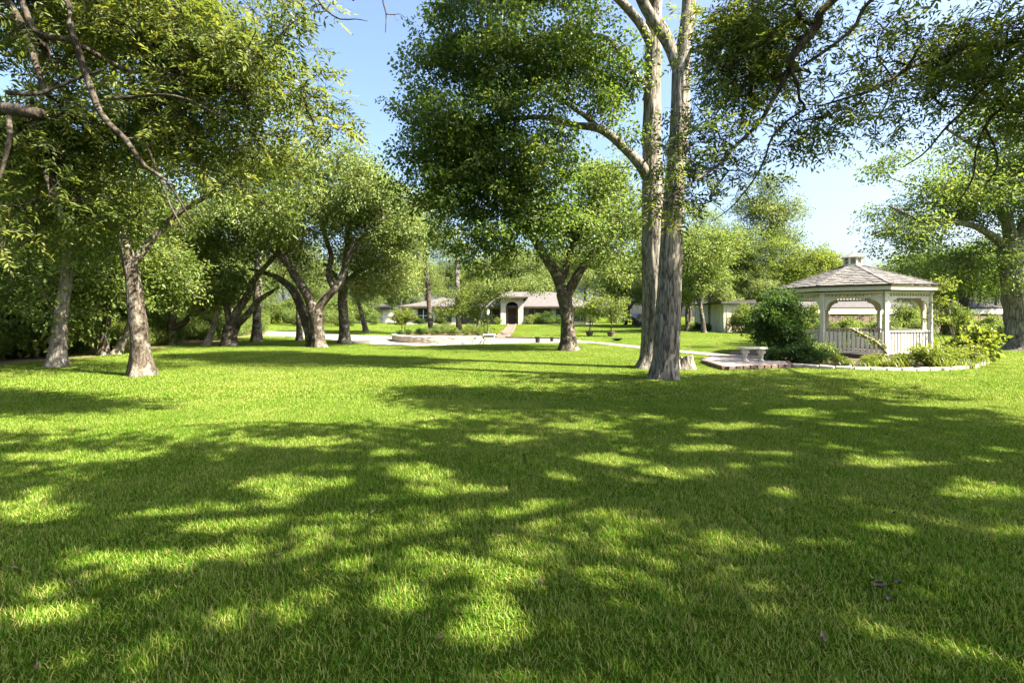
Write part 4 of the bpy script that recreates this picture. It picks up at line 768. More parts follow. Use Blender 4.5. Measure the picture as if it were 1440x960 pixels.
ch = MB().box(6.5, 7.4, 3.6, 4.4, 3.6, 5.3).build('chimney', M['stucco_tan'], hs)
# garage left of the house
gr = thing('garage', (-25.5, 86, float(H(-25.5, 86))), 'white low garage half hidden by oaks beyond the drive', 'garage')
MB().box(-5, 5, 0, 6, -.3, 2.3).build('wall', M['trim_white'], gr); hip_roof(gr, -5.6, 5.6, -.7, 6.6, 2.5, 3.6)
for x in (-3.9, .6): MB().box(x, x + 3.2, -.05, -.004, 0, 2.05).build('garage_door', M['stucco'], gr)
# board and batten shed
sx, sy = 18.6, 45.0
sh = thing('garden_shed', (sx, sy, float(H(sx, sy))), 'pale board and batten shed with a climber, behind the slim stems', 'shed')
MB().box(0, 2.4, 0, 7.2, -.2, 2.55).build('wall', M['shed_board'], sh)
bt = MB().box(-.03, -.003, -.03, .03, 0, 2.5).mesh('batten'); bt.materials.append(M['shed_board'])
for k in range(13): link('batten', bt, None, sh, (0, .3 + .55 * k, 0))
bt2 = MB().box(-.03, .03, -.03, -.003, 0, 2.5).mesh('batten'); bt2.materials.append(M['shed_board'])
for k in range(4): link('batten', bt2, None, sh, (.3 + .55 * k, 0, 0))
MB().add([(-.3, -.3, 2.56), (2.7, -.3, 2.56), (2.7, 7.5, 2.56), (-.3, 7.5, 2.56), (-.3, -.3, 2.68), (2.7, -.3, 2.9), (2.7, 7.5, 2.9), (-.3, 7.5, 2.68)], [(0, 3, 2, 1), (4, 5, 6, 7), (0, 1, 5, 4), (1, 2, 6, 5), (2, 3, 7, 6), (3, 0, 4, 7)]).build('roof', M['roof_grey'], sh)
# neighbour's house seen through and past the gazebo
nx, ny = 43, 62
nb = thing('neighbour_house', (nx, ny, float(H(nx, ny))), 'brown house with white eaves and a grey roof behind the gazebo', 'house')
MB().box(-9, 16, 0, 7, -.3, 1.45).build('wall', M['fence_wood'], nb)
hip_roof(nb, -9.6, 16.6, -.4, 8.2, 2.25, 3.5, mat='roof_dark')
MB().box(-9.5, 16.5, -.6, -.44, 1.46, 2.02).build('eave_band', M['trim_white'], nb)
for x in (-6, -1, 4, 9): window(nb, x, x + 1.4, .4, 1.3, 0, 1, False)
# fence behind the gazebo, board by board
fe = thing('board_fence', (30, 46, float(H(30, 46))), 'weathered brown board fence running behind the gazebo shrubs', 'fence')
fb = MB().box(-.07, .07, -.012, .012, .03, 1.45).mesh('board', .004); fb.materials.append(M['fence_wood'])
for k in range(150):
    o = link('board', fb, None, fe, (-6 + k * .155, .02 * math.sin(k), random.uniform(-.02, .02))); o.rotation_euler = (0, random.uniform(-.012, .012), 0)
for z in (.35, 1.15): MB().box(-6.1, 17.2, .04, .09, z, z + .09).build('rail', M['fence_wood'], fe)

# walled planter before the house
pl = thing('stone_planter', (-2.9, 29, float(H(-2.9, 29))), 'long curved limestone planter wall beside the drive', 'planter')
wl_px = [(553.5, 478), (556, 480), (566, 481.6), (585, 482.6), (610, 483.2), (640, 483.4), (670, 483.3), (688, 483)]
wp = np.array(g2(wl_px)); s = np.concatenate([[0], np.cumsum(np.hypot(*np.diff(wp, axis=0).T))])
def at_s(t): return np.array([np.interp(t, s, wp[:, 0]), np.interp(t, s, wp[:, 1])])
stn = []
for k in range(5):
    r = random.Random(k + 20); b = bmesh.new(); bmesh.ops.create_cube(b, size=1)
    for v in b.verts: v.co = Vector((v.co.x, v.co.y * .24, v.co.z * .128)) + Vector((r.uniform(-.02, .02), r.uniform(-.015, .015), r.uniform(-.006, .006)))
    bmesh.ops.bevel(b, geom=b.edges[:], offset=.012, segments=1, affect='EDGES'); me = bpy.data.meshes.new('block'); b.to_mesh(me); b.free(); me.materials.append(M['limestone']); stn.append(me)
for row in range(3):
    t = -.2 + .25 * (row % 2); rr_ = random.Random(row)
    while t < s[-1] - .1:
        Lk = rr_.uniform(.32, .58); a, b = at_s(max(t, 0)), at_s(min(t + Lk, s[-1])); c = (a + b) / 2; ln = np.hypot(*(b - a))
        if ln > .1:
            o = link('block', rr_.choice(stn), None, pl, (c[0] + 2.9, c[1] - 29, .065 + .136 * row)); o.rotation_euler = (0, 0, math.atan2(b[1] - a[1], b[0] - a[0])); o.scale = (ln - .012, 1, 1)
        t += Lk
inner = [tuple(p) for p in wp + np.array([0, .1])] + [(wp[-1][0] + .1, 34.5), (-4, 36), (-7.5, 34.5)]
MB().prism([(x + 2.9, y - 29) for x, y in inner], 0, .38).build('soil_fill', M['soil'], pl)
pr = thing('gate_pillar', (*at_s(s[-1] - .05), 0), 'squat pale pillar ending the planter wall under the lamp post', 'pillar')
MB().box(-.24, .34, -.22, .36, -.05, .46).build('shaft', M['limestone'], pr, .02); MB().box(-.29, .39, -.27, .41, .461, .53).build('cap', M['limestone'], pr, .02)
def lamp_post(x, y, z, h, label, hood):
    p = thing('lamp_post', (x, y, z), label, 'lamp post')
    MB().lathe([(.08, 0), (.08, .06), (.04, .12), (.028, .16), (.028, h - .05), (.05, h), (.05, h + .02)], 10).build('post', M['metal_black'], p)
    ln = MB().lathe([(.07, h + .021), (.11, h + .24), (.11, h + .26)], 8).build('lantern', M['trim_white'] if hood else M['metal_black'], p)
    MB().lathe([(.14, h + .262), (.10, h + .31), (.02, h + .36), (.012, h + .42)], 8).build('hood', M['metal_black'], p)
    for k in range(4):
        a = math.pi / 4 + k * math.pi / 2; MB().beam((.075 * math.cos(a), .075 * math.sin(a), h + .022), (.118 * math.cos(a), .118 * math.sin(a), h + .262), .014, .014).build('glazing_bar', M['metal_black'], ln)
q = at_s(s[-1] - .2); lamp_post(q[0] + .1, q[1] + .1, .535, 1.05, 'lamp post with a pale lantern on the pillar by the walk', True)
q = G(581, 475); lamp_post(q[0], 33.2, .38, .98, 'dark lamp post in the planter beside the topiary', False)
# steps of the brick walk up to the porch, with pale kerbs
V, qd = ribbon([(-1.15, 36), (-.7, 48), (-.45, 60), (-.5, 68.5)], [(-.35, 36), (.1, 48), (.35, 60), (.5, 68.5)], .02)
wk = tag(link('brick_walk', np_mesh('brick_walk', V, [qd], True), M['brick']), kind='structure')
for off in (0, 1):
    m = MB(); pts = [(-1.15, 36), (-.7, 48), (-.45, 60), (-.5, 68.5)] if not off else [(-.35, 36), (.1, 48), (.35, 60), (.5, 68.5)]
    for a, b in zip(pts[:-1], pts[1:]): m.beam((*a, float(H(*a)) + .03), (*b, float(H(*b)) + .03), .2, .16)
    m.build('kerb', M['brick'], wk)
# brick edging between the drive and the house lawn
ed = thing('brick_edging', (1.4, 36.2, 0), 'row of bricks edging the house lawn along the white drive', 'edging')
e0, e1 = G(712, 475.2), G(800, 476.8); Ld = np.hypot(*(e1 - e0)[:2])
for k in range(int(Ld / .23)):
    p = e0 + (e1 - e0) * ((k + .5) * .23 / Ld); o = link('brick', bk, None, ed, (p[0] - 1.4, p[1] - 36.2, float(H(p[0], p[1])) + .05)); o.rotation_euler = (0, random.uniform(-.05, .05), math.atan2(*(e1 - e0)[[1, 0]]) + random.uniform(-.08, .08))
for px, py, h, lb in ((756, 481.6, .33, 'black square pot on the white drive, the larger one'), (776, 480, .26, 'small black pot on the drive edge near the oak')):
    g = G(px, py); p = thing('plant_pot', g, lb, 'pot'); MB().lathe([(h * .36, 0), (h * .44, h * .9), (h * .5, h * .9), (h * .5, h), (h * .42, h), (h * .4, h * .86)], 12).build('body', M['metal_black'], p)
    MB().lathe([(h * .38, h * .8), (h * .39, h * .87)], 12).build('soil_fill', M['soil'], p)
g = G(868, 479.5); p = thing('stone_bowl', g, 'wide low dark bowl on the grass by the garden path', 'bowl')
MB().lathe([(.10, 0), (.12, .03), (.30, .13), (.36, .17), (.33, .17), (.26, .12), (.05, .06)], 20).build('bowl_body', M['metal_black'], p)
# parked car
def car(x, y, rz):
    o = thing('parked_car', (x, y, float(H(x, y))), 'dark blue car parked under the crooked oak', 'car', rz=rz)
    M['car_paint'] = mat_solid('car_paint', (.012, .016, .03), (.015, .02, .036), 2, .25, spec=.6); M['tyre'] = mat_solid('tyre', (.015, .015, .015), (.02, .02, .02), 8, .8)
    prof = [(-2.1, .32), (-2.15, .7), (-1.9, .92), (-.95, 1.02), (-.35, 1.46), (.95, 1.46), (1.55, 1.02), (2.1, .95), (2.15, .5), (2.05, .32)]
    MB().extrude(prof, (0, 0, 0), (1, 0, 0), (0, 0, 1), 1.72).build('body', M['car_paint'], o, .05)
    for sy_ in (-1, 1):
        MB().extrude([(-.75, 1.06), (-.28, 1.38), (.28, 1.38), (.28, 1.06)], (0, sy_ * .872, 0), (1, 0, 0), (0, 0, 1), .02).build('window', M['glass'], o)
        MB().extrude([(.36, 1.06), (.36, 1.38), (.9, 1.38), (1.3, 1.06)], (0, sy_ * .872, 0), (1, 0, 0), (0, 0, 1), .02).build('window', M['glass'], o)
        for wx in (-1.35, 1.35):
            c = [(wx + .32 * math.cos(a), .32 + .32 * math.sin(a)) for a in np.linspace(0, 2 * math.pi, 18, endpoint=False)]
            w = MB().extrude(c, (0, sy_ * .80, 0), (1, 0, 0), (0, 0, 1), .2).build('wheel', M['tyre'], o)
            c = [(wx + .19 * math.cos(a), .32 + .19 * math.sin(a)) for a in np.linspace(0, 2 * math.pi, 14, endpoint=False)]
            MB().extrude(c, (0, sy_ * .905, 0), (1, 0, 0), (0, 0, 1), .02).build('rim', M['trim_white'], w)
        MB().box(-2.17, -2.09, sy_ * .72 - .15, sy_ * .72 + .15, .62, .74).build('headlight', M['trim_white'], o)
car(16.2, 66, .5)
# ------------------------------------------------------------------ the gazebo
M['gaz_paint'] = mat_solid('gaz_paint', (.56, .54, .46), (.64, .62, .54), 4, .6, .12)
M['gaz_eave'] = mat_solid('gaz_eave', (.45, .45, .34), (.51, .51, .40), 4, .6, .1)
M['gaz_wood'] = mat_solid('gaz_wood', (.055, .038, .028), (.10, .07, .05), 6, .8, .2, stretch=(1, 1, 1))
M['shingle'] = mat_solid('shingle', (.072, .070, .070), (.165, .158, .155), 5, .92, .5, stretch=(1, 1, 1))
gz = thing('gazebo', (GZ[0], GZ[1], float(H(*GZ))), 'octagonal white wooden gazebo with a brown shingled roof and cupola', 'gazebo')
TH0 = R_(-100.7); RP, RR = 2.42, 2.70
ang = [TH0 + k * math.pi / 4 for k in range(8)]
pol = lambda r, a, z: Vector((r * math.cos(a), r * math.sin(a), z))
dk = MB().prism([tuple(pol(2.44, a, 0)[:2]) for a in ang], .02, .16).build('deck', M['gaz_wood'], gz)
for k in range(8):
    a, b = ang[k], ang[(k + 1) % 8]; p0, p1 = pol(2.47, a, .1), pol(2.47, b, .1); u = (p1 - p0).normalized(); nrm = Vector((u.y, -u.x, 0))
    MB().beam(p0 + nrm * .01, p1 + nrm * .01, .03, .16).build('skirt_board', M['gaz_wood'], gz)
post_me = MB().box(-.062, .062, -.062, .062, .161, 2.36).mesh('post', .008); post_me.materials.append(M['gaz_paint'])
for a in ang:
    o = link('post', post_me, None, gz, pol(RP, a, 0)); o.rotation_euler = (0, 0, a)
side = 2 * RP * math.sin(math.pi / 8)
bal_me = MB().box(-.043, .043, -.013, .013, .27, .95).mesh('baluster', .004); bal_me.materials.append(M['gaz_paint'])
brk = [(0, 0)] + [(.04, -.02)] + [(.40 - .40 * math.cos(t) + .0, -.42 + .42 * math.sin(t)) for t in np.linspace(0, math.pi / 2, 9)]
def bracket_poly():
    outer = [(0, -.40), (0, 0), (.34, 0), (.34, -.06)]
    inner = [(.34 - .28 * math.sin(t), -.06 - .34 * (1 - math.cos(t))) for t in np.linspace(.15, math.pi / 2, 8)]
    return outer + inner
for k in range(8):
    a, b = ang[k], ang[(k + 1) % 8]; p0, p1 = pol(RP, a, 0), pol(RP, b, 0); u = (p1 - p0).normalized(); L = (p1 - p0).length; am = math.atan2(u.y, u.x)
    e0, e1 = p0 + u * .068, p1 - u * .068
    if k != 4:                                        # the way in is at the back
        rl = MB().beam(e0 + Vector((0, 0, .985)), e1 + Vector((0, 0, .985)), .10, .05).build('top_rail', M['gaz_paint'], gz, .006)
        MB().beam(e0 + Vector((0, 0, .24)), e1 + Vector((0, 0, .24)), .06, .06).build('bottom_rail', M['gaz_paint'], gz)
        for i in range(13):
            c = e0 + (e1 - e0) * ((i + .5) / 13); o = link('baluster', bal_me, None, gz, (c.x, c.y, 0)); o.rotation_euler = (random.uniform(-.006, .006), random.uniform(-.006, .006), am)
    # frieze: two rails with a row of blocks between
    MB().beam(e0 + Vector((0, 0, 2.325)), e1 + Vector((0, 0, 2.325)), .08, .07).build('head_beam', M['gaz_paint'], gz)
    MB().beam(e0 + Vector((0, 0, 2.16)), e1 + Vector((0, 0, 2.16)), .05, .06).build('frieze_rail', M['gaz_paint'], gz)
    m = MB()
    for i in range(15):
        c = e0 + (e1 - e0) * ((i + .5) / 15); m.beam((c.x, c.y, 2.191), (c.x, c.y, 2.289), .05, .036, up=(u.x, u.y, 0))
    m.build('frieze_block', M['gaz_paint'], gz)
    for p, sg in ((e0, 1), (e1, -1)):
        MB().extrude(bracket_poly(), p + Vector((0, 0, 2.128)), u * sg, (0, 0, 1), .05).build('bracket', M['gaz_paint'], gz)
    # eave board and roof panel
    q0, q1 = pol(RR, a, 0), pol(RR, b, 0); nrm = Vector((u.y, -u.x, 0))
    MB().beam(q0 + Vector((0, 0, 2.47)), q1 + Vector((0, 0, 2.47)), .035, .15).build('eave_board', M['gaz_eave'], gz)
    ze, zt, rt = 2.57, 3.41, .34
    lo0, lo1, hi0, hi1 = pol(RR + .05, a, ze), pol(RR + .05, b, ze), pol(rt, a, zt), pol(rt, b, zt)
    dn = Vector((0, 0, -.045)); rp = MB().add([lo0, lo1, hi1, hi0, lo0 + dn, lo1 + dn, hi1 + dn, hi0 + dn], [(0, 1, 2, 3), (7, 6, 5, 4), (4, 5, 1, 0), (5, 6, 2, 1), (6, 7, 3, 2), (7, 4, 0, 3)]).build('roof_panel', M['gaz_wood'], gz)
    N = (lo1 - lo0).cross(hi0 - lo0).normalized(); rows = 12; rs = random.Random(k)
    for j in range(rows):
        t0, t1 = j / rows - .004, (j + 1.35) / rows; t1 = min(t1, 1.0)
        A0, A1 = lo0.lerp(hi0, t0), lo1.lerp(hi1, t0); B0, B1 = lo0.lerp(hi0, t1), lo1.lerp(hi1, t1); m = MB(); W = (A1 - A0).length; x = 0.0
        while x < W - .01:
            w = min(rs.uniform(.10, .22), W - x)
            if W - x - w < .05: w = W - x
            f0, f1 = (x + .003) / W, (x + w - .003) / W; th = .034 + rs.uniform(0, .014); jit = rs.uniform(-.016, .012) / max((B0 - A0).length, .1)
            P0, P1 = A0.lerp(A1, f0), A0.lerp(A1, f1); P2, P3 = B0.lerp(B1, f1), B0.lerp(B1, f0); P0 = P0 + (P3 - P0) * jit; P1 = P1 + (P2 - P1) * jit
            q = [P0 + N * .006, P1 + N * .006, P2 + N * .003, P3 + N * .003, P0 + N * th, P1 + N * th, P2 + N * .008, P3 + N * .008]
            m.add(q, [(4, 5, 6, 7), (0, 1, 5, 4), (1, 2, 6, 5), (3, 0, 4, 7), (2, 3, 7, 6)]); x += w
        m.build('shingle_course', M['shingle'], rp)
    m = MB()
    for j in range(16):
        m.beam(lo0.lerp(hi0, j / 16 - .005) + Vector((0, 0, .045)), lo0.lerp(hi0, (j + 1.2) / 16) + Vector((0, 0, .032)), .13, .016)
    m.build('ridge_cap', M['shingle'], gz)
cu = MB().prism([tuple(pol(.36, a, 0)[:2]) for a in ang], 3.36, 3.50).build('cupola', M['gaz_paint'], gz)
for a in ang: MB().beam(pol(.30, a, 3.50), pol(.30, a, 3.734), .06, .06).build('cupola_post', M['gaz_paint'], cu)
MB().prism([tuple(pol(.27, a, 0)[:2]) for a in ang], 3.501, 3.72).build('cupola_core', M['gaz_wood'], cu)
for k in range(8):
    a, b = ang[k], ang[(k + 1) % 8]; m = MB()
    for z in (3.53, 3.585, 3.64, 3.695): m.beam(pol(.285, a, z), pol(.285, b, z), .03, .018)
    m.build('louver', M['gaz_eave'], cu)
MB().prism([tuple(pol(.40, a, 0)[:2]) for a in ang], 3.735, 3.765).build('cupola_eave', M['gaz_paint'], cu)
m = MB(); m.add([tuple(pol(.42, a, 3.766)) for a in ang] + [tuple(pol(.22, a, 3.87)) for a in ang] + [(0, 0, 3.98)], [(k, (k + 1) % 8, 8 + (k + 1) % 8, 8 + k) for k in range(8)] + [(8 + k, 8 + (k + 1) % 8, 16) for k in range(8)]); m.build('cupola_roof', M['shingle'], cu)
MB().lathe([(.03, 3.96), (.035, 4.0), (.012, 4.03), (.008, 4.10)], 8).build('finial', M['gaz_paint'], cu)
MB().box(-.6, .6, -.18, .18, -.05, .1).build('step', M['gaz_wood'], gz).location = tuple(pol(2.42, ang[4] + math.pi / 8, 0))
gz.children[-1].rotation_euler = (0, 0, ang[4] + math.pi / 8 + math.pi / 2)

# stone bench on the pad
bn = thing('stone_bench', (7.42, 15.75, .115), 'small weathered concrete bench with scrolled legs on the brick-edged pad', 'bench', rz=.05)
M['cast_stone'] = mat_solid('cast_stone', (.36, .33, .29), (.52, .48, .43), 9, .9, .5)
seat = [(.47 * math.cos(t) * 1.0, .20 * math.sin(t) if False else 0) for t in (0,)]
arc = [(x, -.18 + .05 * (x / .4) ** 2) for x in np.linspace(-.40, .40, 11)] + [(x, .18 + .05 * (x / .4) ** 2) for x in np.linspace(.40, -.40, 11)]
st = MB().prism(arc, .385, .445).build('seat', M['cast_stone'], bn, .012)
for sx_ in (-.25, .25):
    lg = MB().lathe([(.095, 0), (.10, .03), (.07, .06), (.05, .11), (.062, .17), (.092, .25), (.108, .31), (.10, .35), (.085, .384)], 14).build('leg', M['cast_stone'], bn, smooth_shade=False); lg.location = (sx_, .01, 0)
    for sg in (-1, 1):
        c = [(.042 * math.cos(t), .042 * math.sin(t)) for t in np.linspace(0, 2 * math.pi, 12, endpoint=False)]
        MB().extrude(c, (.07 * sg, 0, .30), (1, 0, 0), (0, 0, 1), .16).build('scroll', M['cast_stone'], lg)
# cut stumps
for px, py, w, h, lb, sd in ((965, 519, .21, .36, 'taller cut stump beside the tall grey trunks', 1), (950, 519.5, .14, .24, 'smaller cut stump pressed against the tall grey trunk', 2)):
    g = G(px, py); o = thing('tree_stump', g, lb, 'stump'); r = np.random.default_rng(sd)
    pth = np.array([(0, 0, -.05, w * 1.1), (0, 0, .08, w), (0, 0, h * .7, w * .88), (0, 0, h, w * .86)]); pth = spline(pth, .04)
    V, q, t = limb_mesh(pth, 40, .06, sd, .35, .08); V[-41:, 2] += r.normal(size=41) * .015; V[-41:-1, 2] += .05 * np.cos(np.linspace(0, 2 * np.pi, 40) + 1)
    link('stem', np_mesh('stem', V, [q], True), M['bark_grey'], o); link('cut_face', np_mesh('cut_face', V[-41:], [np.stack([np.full(40, 40), np.arange(40), (np.arange(40) + 1) % 40], -1)]), M['bark_cut'], o)
# ------------------------------------------------------------------ shrubs and bed plants
def shrub(name, label, x, y, blobs, n, leaves, leaf, seed, size=(.09, .045), spread=.2, group=None, stems=5, r0=.006, z0=None, cat='shrub', **kw):
    z = float(H(x, y)) if z0 is None else z0; t = Tree((x, y, z), seed); r = t.r; bb = [(x + b[0], y + b[1], z + b[2], b[3], b[4], b[5], b[6] if len(b) > 6 else 1) for b in blobs]
    for k in range(stems):
        b = bb[k % len(bb)]; e = np.array(b[:3]) + r.normal(size=3) * .15 * np.array(b[3:6]); o = np.array([x, y, z - .03]) + np.append(r.normal(size=2) * .08, 0)
        m = (o + e) / 2 + np.append(r.normal(size=2) * .1, .1); t.limb([(*o, r0 * 3), (*m, r0 * 2), (*e, r0)], 6, .2, attach=.25)
    t.grow(bb, n, leaves, size, spread, r0=r0, seg=.25, **kw)
    o = thing(name, t.base, label, cat, group)
    link('stems', np_mesh('stems', np.vstack(t.V + t.bV), [np.vstack(t.Q + [q + t.nv for q in t.bQ]), np.vstack(t.Tt)], True), M['bark_brown'], o)
    link('foliage', np_mesh('foliage', np.vstack(t.lV), [np.vstack(t.lF)], False, {'tint': np.concatenate(t.lT)}), M[leaf], o); return o
shrub('round_shrub', 'large dark glossy shrub pressed against the gazebo beside the bench', 8.75, 17.2, [(.1, 0, 1.5, .7, .8, .7), (.4, -.1, 1.95, .55, .6, .5), (-.2, 0, .95, .6, .7, .55), (.4, -.2, .8, .6, .7, .6), (.8, .1, 1.5, .45, .5, .6), (-.35, -.1, 1.4, .4, .45, .4)], 270, 42, 'leaf_shrub', 70, (.10, .042), .17, stems=9, r0=.007)
shrub('bed_shrub', 'low dark shrub at the foot of the large glossy shrub', 9.0, 16.0, [(0, 0, .3, .7, .5, .32), (.7, .1, .25, .5, .4, .25), (-.6, .3, .25, .5, .4, .25)], 150, 40, 'leaf_shrub', 71, (.07, .035), .12, stems=6)
shrub('bed_shrub', 'bushy green plant covering the left railing of the gazebo', 10.1, 17.0, [(0, 0, .4, .4, .4, .36), (.4, .2, .3, .35, .3, .28), (-.5, .3, .6, .4, .3, .5)], 100, 40, 'leaf_wood', 72, (.075, .04), .14, stems=6)
shrub('climber', 'leafy climber winding up the right gazebo post to its eave', 15.1, 17.4, [(-.4, .3, 2.1, .2, .2, .25), (-.45, .5, 1.5, .16, .16, .5, .6), (-.3, .3, 2.6, .34, .26, .14)], 34, 26, 'leaf_lime', 73, (.08, .045), .14, stems=4)
shrub('broadleaf_plant', 'bright broad-leaved plant right of the gazebo, at the bed corner', 14.6, 16.2, [(0, 0, .7, .45, .45, .36), (.3, .1, .9, .34, .34, .3), (-.4, -.1, .5, .4, .4, .3), (.5, .1, .5, .3, .3, .3)], 110, 17, 'leaf_lime', 74, (.16, .10), .13, stems=8)
r8 = random.Random(12)
bed_rows = [(x, y) for x, y in [(9.9, 15.5), (10.4, 15.0), (10.9, 15.5), (11.3, 14.8), (11.7, 15.4), (12.1, 14.8), (12.5, 15.4), (12.9, 15.0), (13.3, 15.6), (13.7, 15.4), (14.1, 15.9)]]
def tuft(seed, leaf, h, nb, wid):
    """an arching clump of strap leaves and small blades"""
    r = np.random.default_rng(seed); a = r.uniform(0, 6.28, nb); ln = h * r.uniform(.6, 1.2, nb); B = np.stack([r.normal(size=nb) * .12, r.normal(size=nb) * .12, np.zeros(nb)], -1)
    o = np.stack([np.cos(a), np.sin(a), np.zeros(nb)], -1); sp = r.uniform(.2, .8, nb)[:, None]; K = 5; u = np.linspace(0, 1, K)[None, :, None]
    P = B[:, None] + o[:, None] * (sp * ln[:, None])[:, None] * u ** 1.3 + np.array([0, 0, 1.]) * ln[:, None, None] * (u - .45 * sp[:, None] * u ** 2.2)
    sd = np.stack([-np.sin(a), np.cos(a), np.zeros(nb)], -1)[:, None] * (wid * (1 - u ** 2.5) * .5 + .001)
    V = np.stack([P - sd, P + sd], 2).reshape(-1, 3); i = (np.arange(nb) * K * 2)[:, None] + (np.arange(K - 1) * 2)[None]; i = i.ravel()
    return np_mesh('leaves', V, [np.stack([i, i + 1, i + 3, i + 2], -1)], True, {'tint': np.repeat(r.random(nb), K - 1)})
tf = [tuft(80, 'leaf_lime', .32, 130, .018), tuft(81, 'leaf_lime', .28, 150, .012), tuft(82, 'leaf_lime', .38, 110, .02)]
for t in tf: t.materials.append(M['leaf_lime'])
ns_proto = [shrub('bed_flower', 'x', 0, 0, [(0, 0, .3, .42, .36, .22), (.2, .1, .45, .3, .25, .18)], 60, 28, 'leaf_lime', 83 + k, (.075, .036), .11, stems=5, z0=0) for k in range(3)]
B_L = 'pale yellow-green plant in the bed below the gazebo railing'; B_G = 'yellow-green plants in the gazebo bed'
for k, (x, y) in enumerate(bed_rows):
    put(k % 3, x, y, B_L, B_G, r8.uniform(.45, .66) * (1.75 if x > 12 else 1), protos=ns_proto, dz=.02)
    o = link('strap_leaf_clump', tf[k % 3], None, None, (x + r8.uniform(-.3, .3), y - .25 + r8.uniform(-.15, .15), .03)); o.rotation_euler = (0, 0, r8.uniform(0, 6)); o.scale = (1, 1, r8.uniform(.7, 1.1)); tag(o, 'arching clump of grassy leaves along the stone edging of the gazebo bed', 'plant', 'grassy clumps in the gazebo bed')
# a broken branch leaning on the railing
fb_ = thing('fallen_branch', (12.35, 16.45, .3), 'cut pale leafy branch leaning against the gazebo railing', 'branch')
pb = spline(np.array([(-.2, .12, 0, .045), (-.42, .30, .34, .05), (-.68, .50, .56, .05), (-.95, .72, .78, .05)]), .08); V, q, t = limb_mesh(pb, 12, .05, 4, 0, .1); link('stem', np_mesh('stem', V, [q, t], True), M['bark_pale'], fb_)
r = np.random.default_rng(4); n = 160; u = r.random(n); P = np.stack([np.interp(u, [0, 1], [-.2, -.85]), np.interp(u, [0, 1], [.12, .64]), np.interp(u, [0, 1], [.15, .7])], -1) + r.normal(size=(n, 3)) * .06
V, f = leaf_quads(P, r.normal(size=(n, 3)), r.normal(size=(n, 3)) * .6 + np.array([0, 0, 1]), np.full(n, .09), np.full(n, .05)); link('foliage', np_mesh('foliage', V, [f], False, {'tint': np.repeat(r.random(n), 2)}), M['leaf_lime'], fb_)
# prototypes for hedges and thickets
SP = [shrub('thicket_shrub', 'x', 0, 0, [(0, 0, .9, .9, .8, .7), (.6, .2, .6, .7, .6, .5), (-.6, -.1, .7, .7, .6, .55), (.1, .4, 1.4, .5, .5, .4)], 130, 45, lf, 90 + k, (.12, .055), .22, stems=7, r0=.008, z0=0) for k, lf in enumerate(['leaf_wood', 'leaf_shrub', 'leaf_yellow', 'leaf_lime'])]
SKIND = ['green', 'dark glossy', 'yellowish', 'bright lime']
T_L = '%s tangled undergrowth shrub at the foot of the wood'; T_G = 'undergrowth shrubs along the wood'
for y in np.arange(5.5, 48, 1.15):
    for j in range(2):
        x = float(wood_edge(y)) - .5 - 2.3 * j - r8.uniform(0, 1.6)
        if y < 9 and j: continue
        put(r8.choice([0, 3, 2, 2]), x, float(y) + r8.uniform(-.5, .5), T_L, T_G, r8.uniform(.55, 1.1) * (1.25 if j else .8), protos=SP, sz=r8.uniform(.8, 1.4))
for y in np.arange(8, 50, 2.2):
    x = float(wood_edge(min(y, 60))) - 7.5 - r8.uniform(0, 3); put(r8.choice([0, 1, 0]), x, float(y), T_L, T_G, r8.uniform(1.4, 2.2), protos=SP, sz=1.3)
for k, t_ in enumerate((19, 22, 25, 29, 34, 40)):
    for f_ in (.92, 1.0, 1.08): put(k % 3, -t_ * f_, float(t_), T_L, T_G, r8.uniform(1.3, 1.9), protos=SP, sz=1.3)
HS_L = '%s foundation shrub along the front of the ranch house'; HS_G = 'shrubs along the house front'
for x, y, k, s_ in [(-1.9, 68.6, 3, .55), (2.6, 69.8, 3, .75), (3.5, 70.2, 3, .85), (4.6, 69.6, 1, 1.05), (5.4, 69, 3, .6), (6.4, 69.4, 1, .7), (10.9, 69.4, 0, .9), (-3.6, 70.6, 0, .6), (-9.5, 67.6, 0, .7), (-12.3, 67.8, 1, .6), (2.2, 68.2, 2, .5)]:
    put(k, x, y, HS_L, HS_G, s_, protos=SP)
PS_L = '%s leafy plant growing inside the walled planter'; PS_G = 'plants inside the walled planter'
for px, k, s_, y in [(562, 1, .4, 31.8), (575, 1, .5, 31.4), (590, 1, .62, 31), (600, 0, .6, 32), (613, 0, .62, 31), (622, 2, .75, 32.5), (632, 0, .7, 31), (640, 3, .62, 30.5), (655, 3, .62, 30.8), (664, 3, .7, 31.6), (673, 3, .62, 30.4), (682, 3, .6, 31), (628, 0, .9, 34), (612, 0, .8, 34), (660, 0, .85, 34)]:
    put(k, (px - HX) / F * y, y, PS_L, PS_G, s_ * .46, protos=SP, dz=.36)
GS_L = '%s rough shrub in the sunny border behind the gazebo'; GS_G = 'border shrubs behind the gazebo'
for k, (x, y) in enumerate([(20 + i * 1.9 + r8.uniform(-.5, .5), 36 + r8.uniform(-3, 5) - i * .35) for i in range(17)] + [(15 + i * 1.5, 30 + r8.uniform(-1, 2)) for i in range(5)] + [(26 + i * 1.5, 27 + r8.uniform(-1, 1.5)) for i in range(5)]):
    put(r8.choice([3, 2, 2, 0]), x, y, GS_L, GS_G, r8.uniform(.55, .95), protos=SP)
for x, y, k, s_ in [(19.6, 43.6, 3, 1.0), (20.8, 43.4, 0, 1.0), (22, 43.8, 2, 1.1), (23.4, 43, 0, 1.1), (25, 42.6, 3, 1.0), (31, 40, 0, 1.1), (32.8, 41, 0, 1.2), (34, 39, 3, 1.0), (17.8, 46.5, 1, .35), (17.8, 49, 1, .35)]:
    put(k, x, y, '%s tall shrub growing between the pale shed and the gazebo', 'shrubs by the pale shed', s_, protos=SP, sz=1.4)
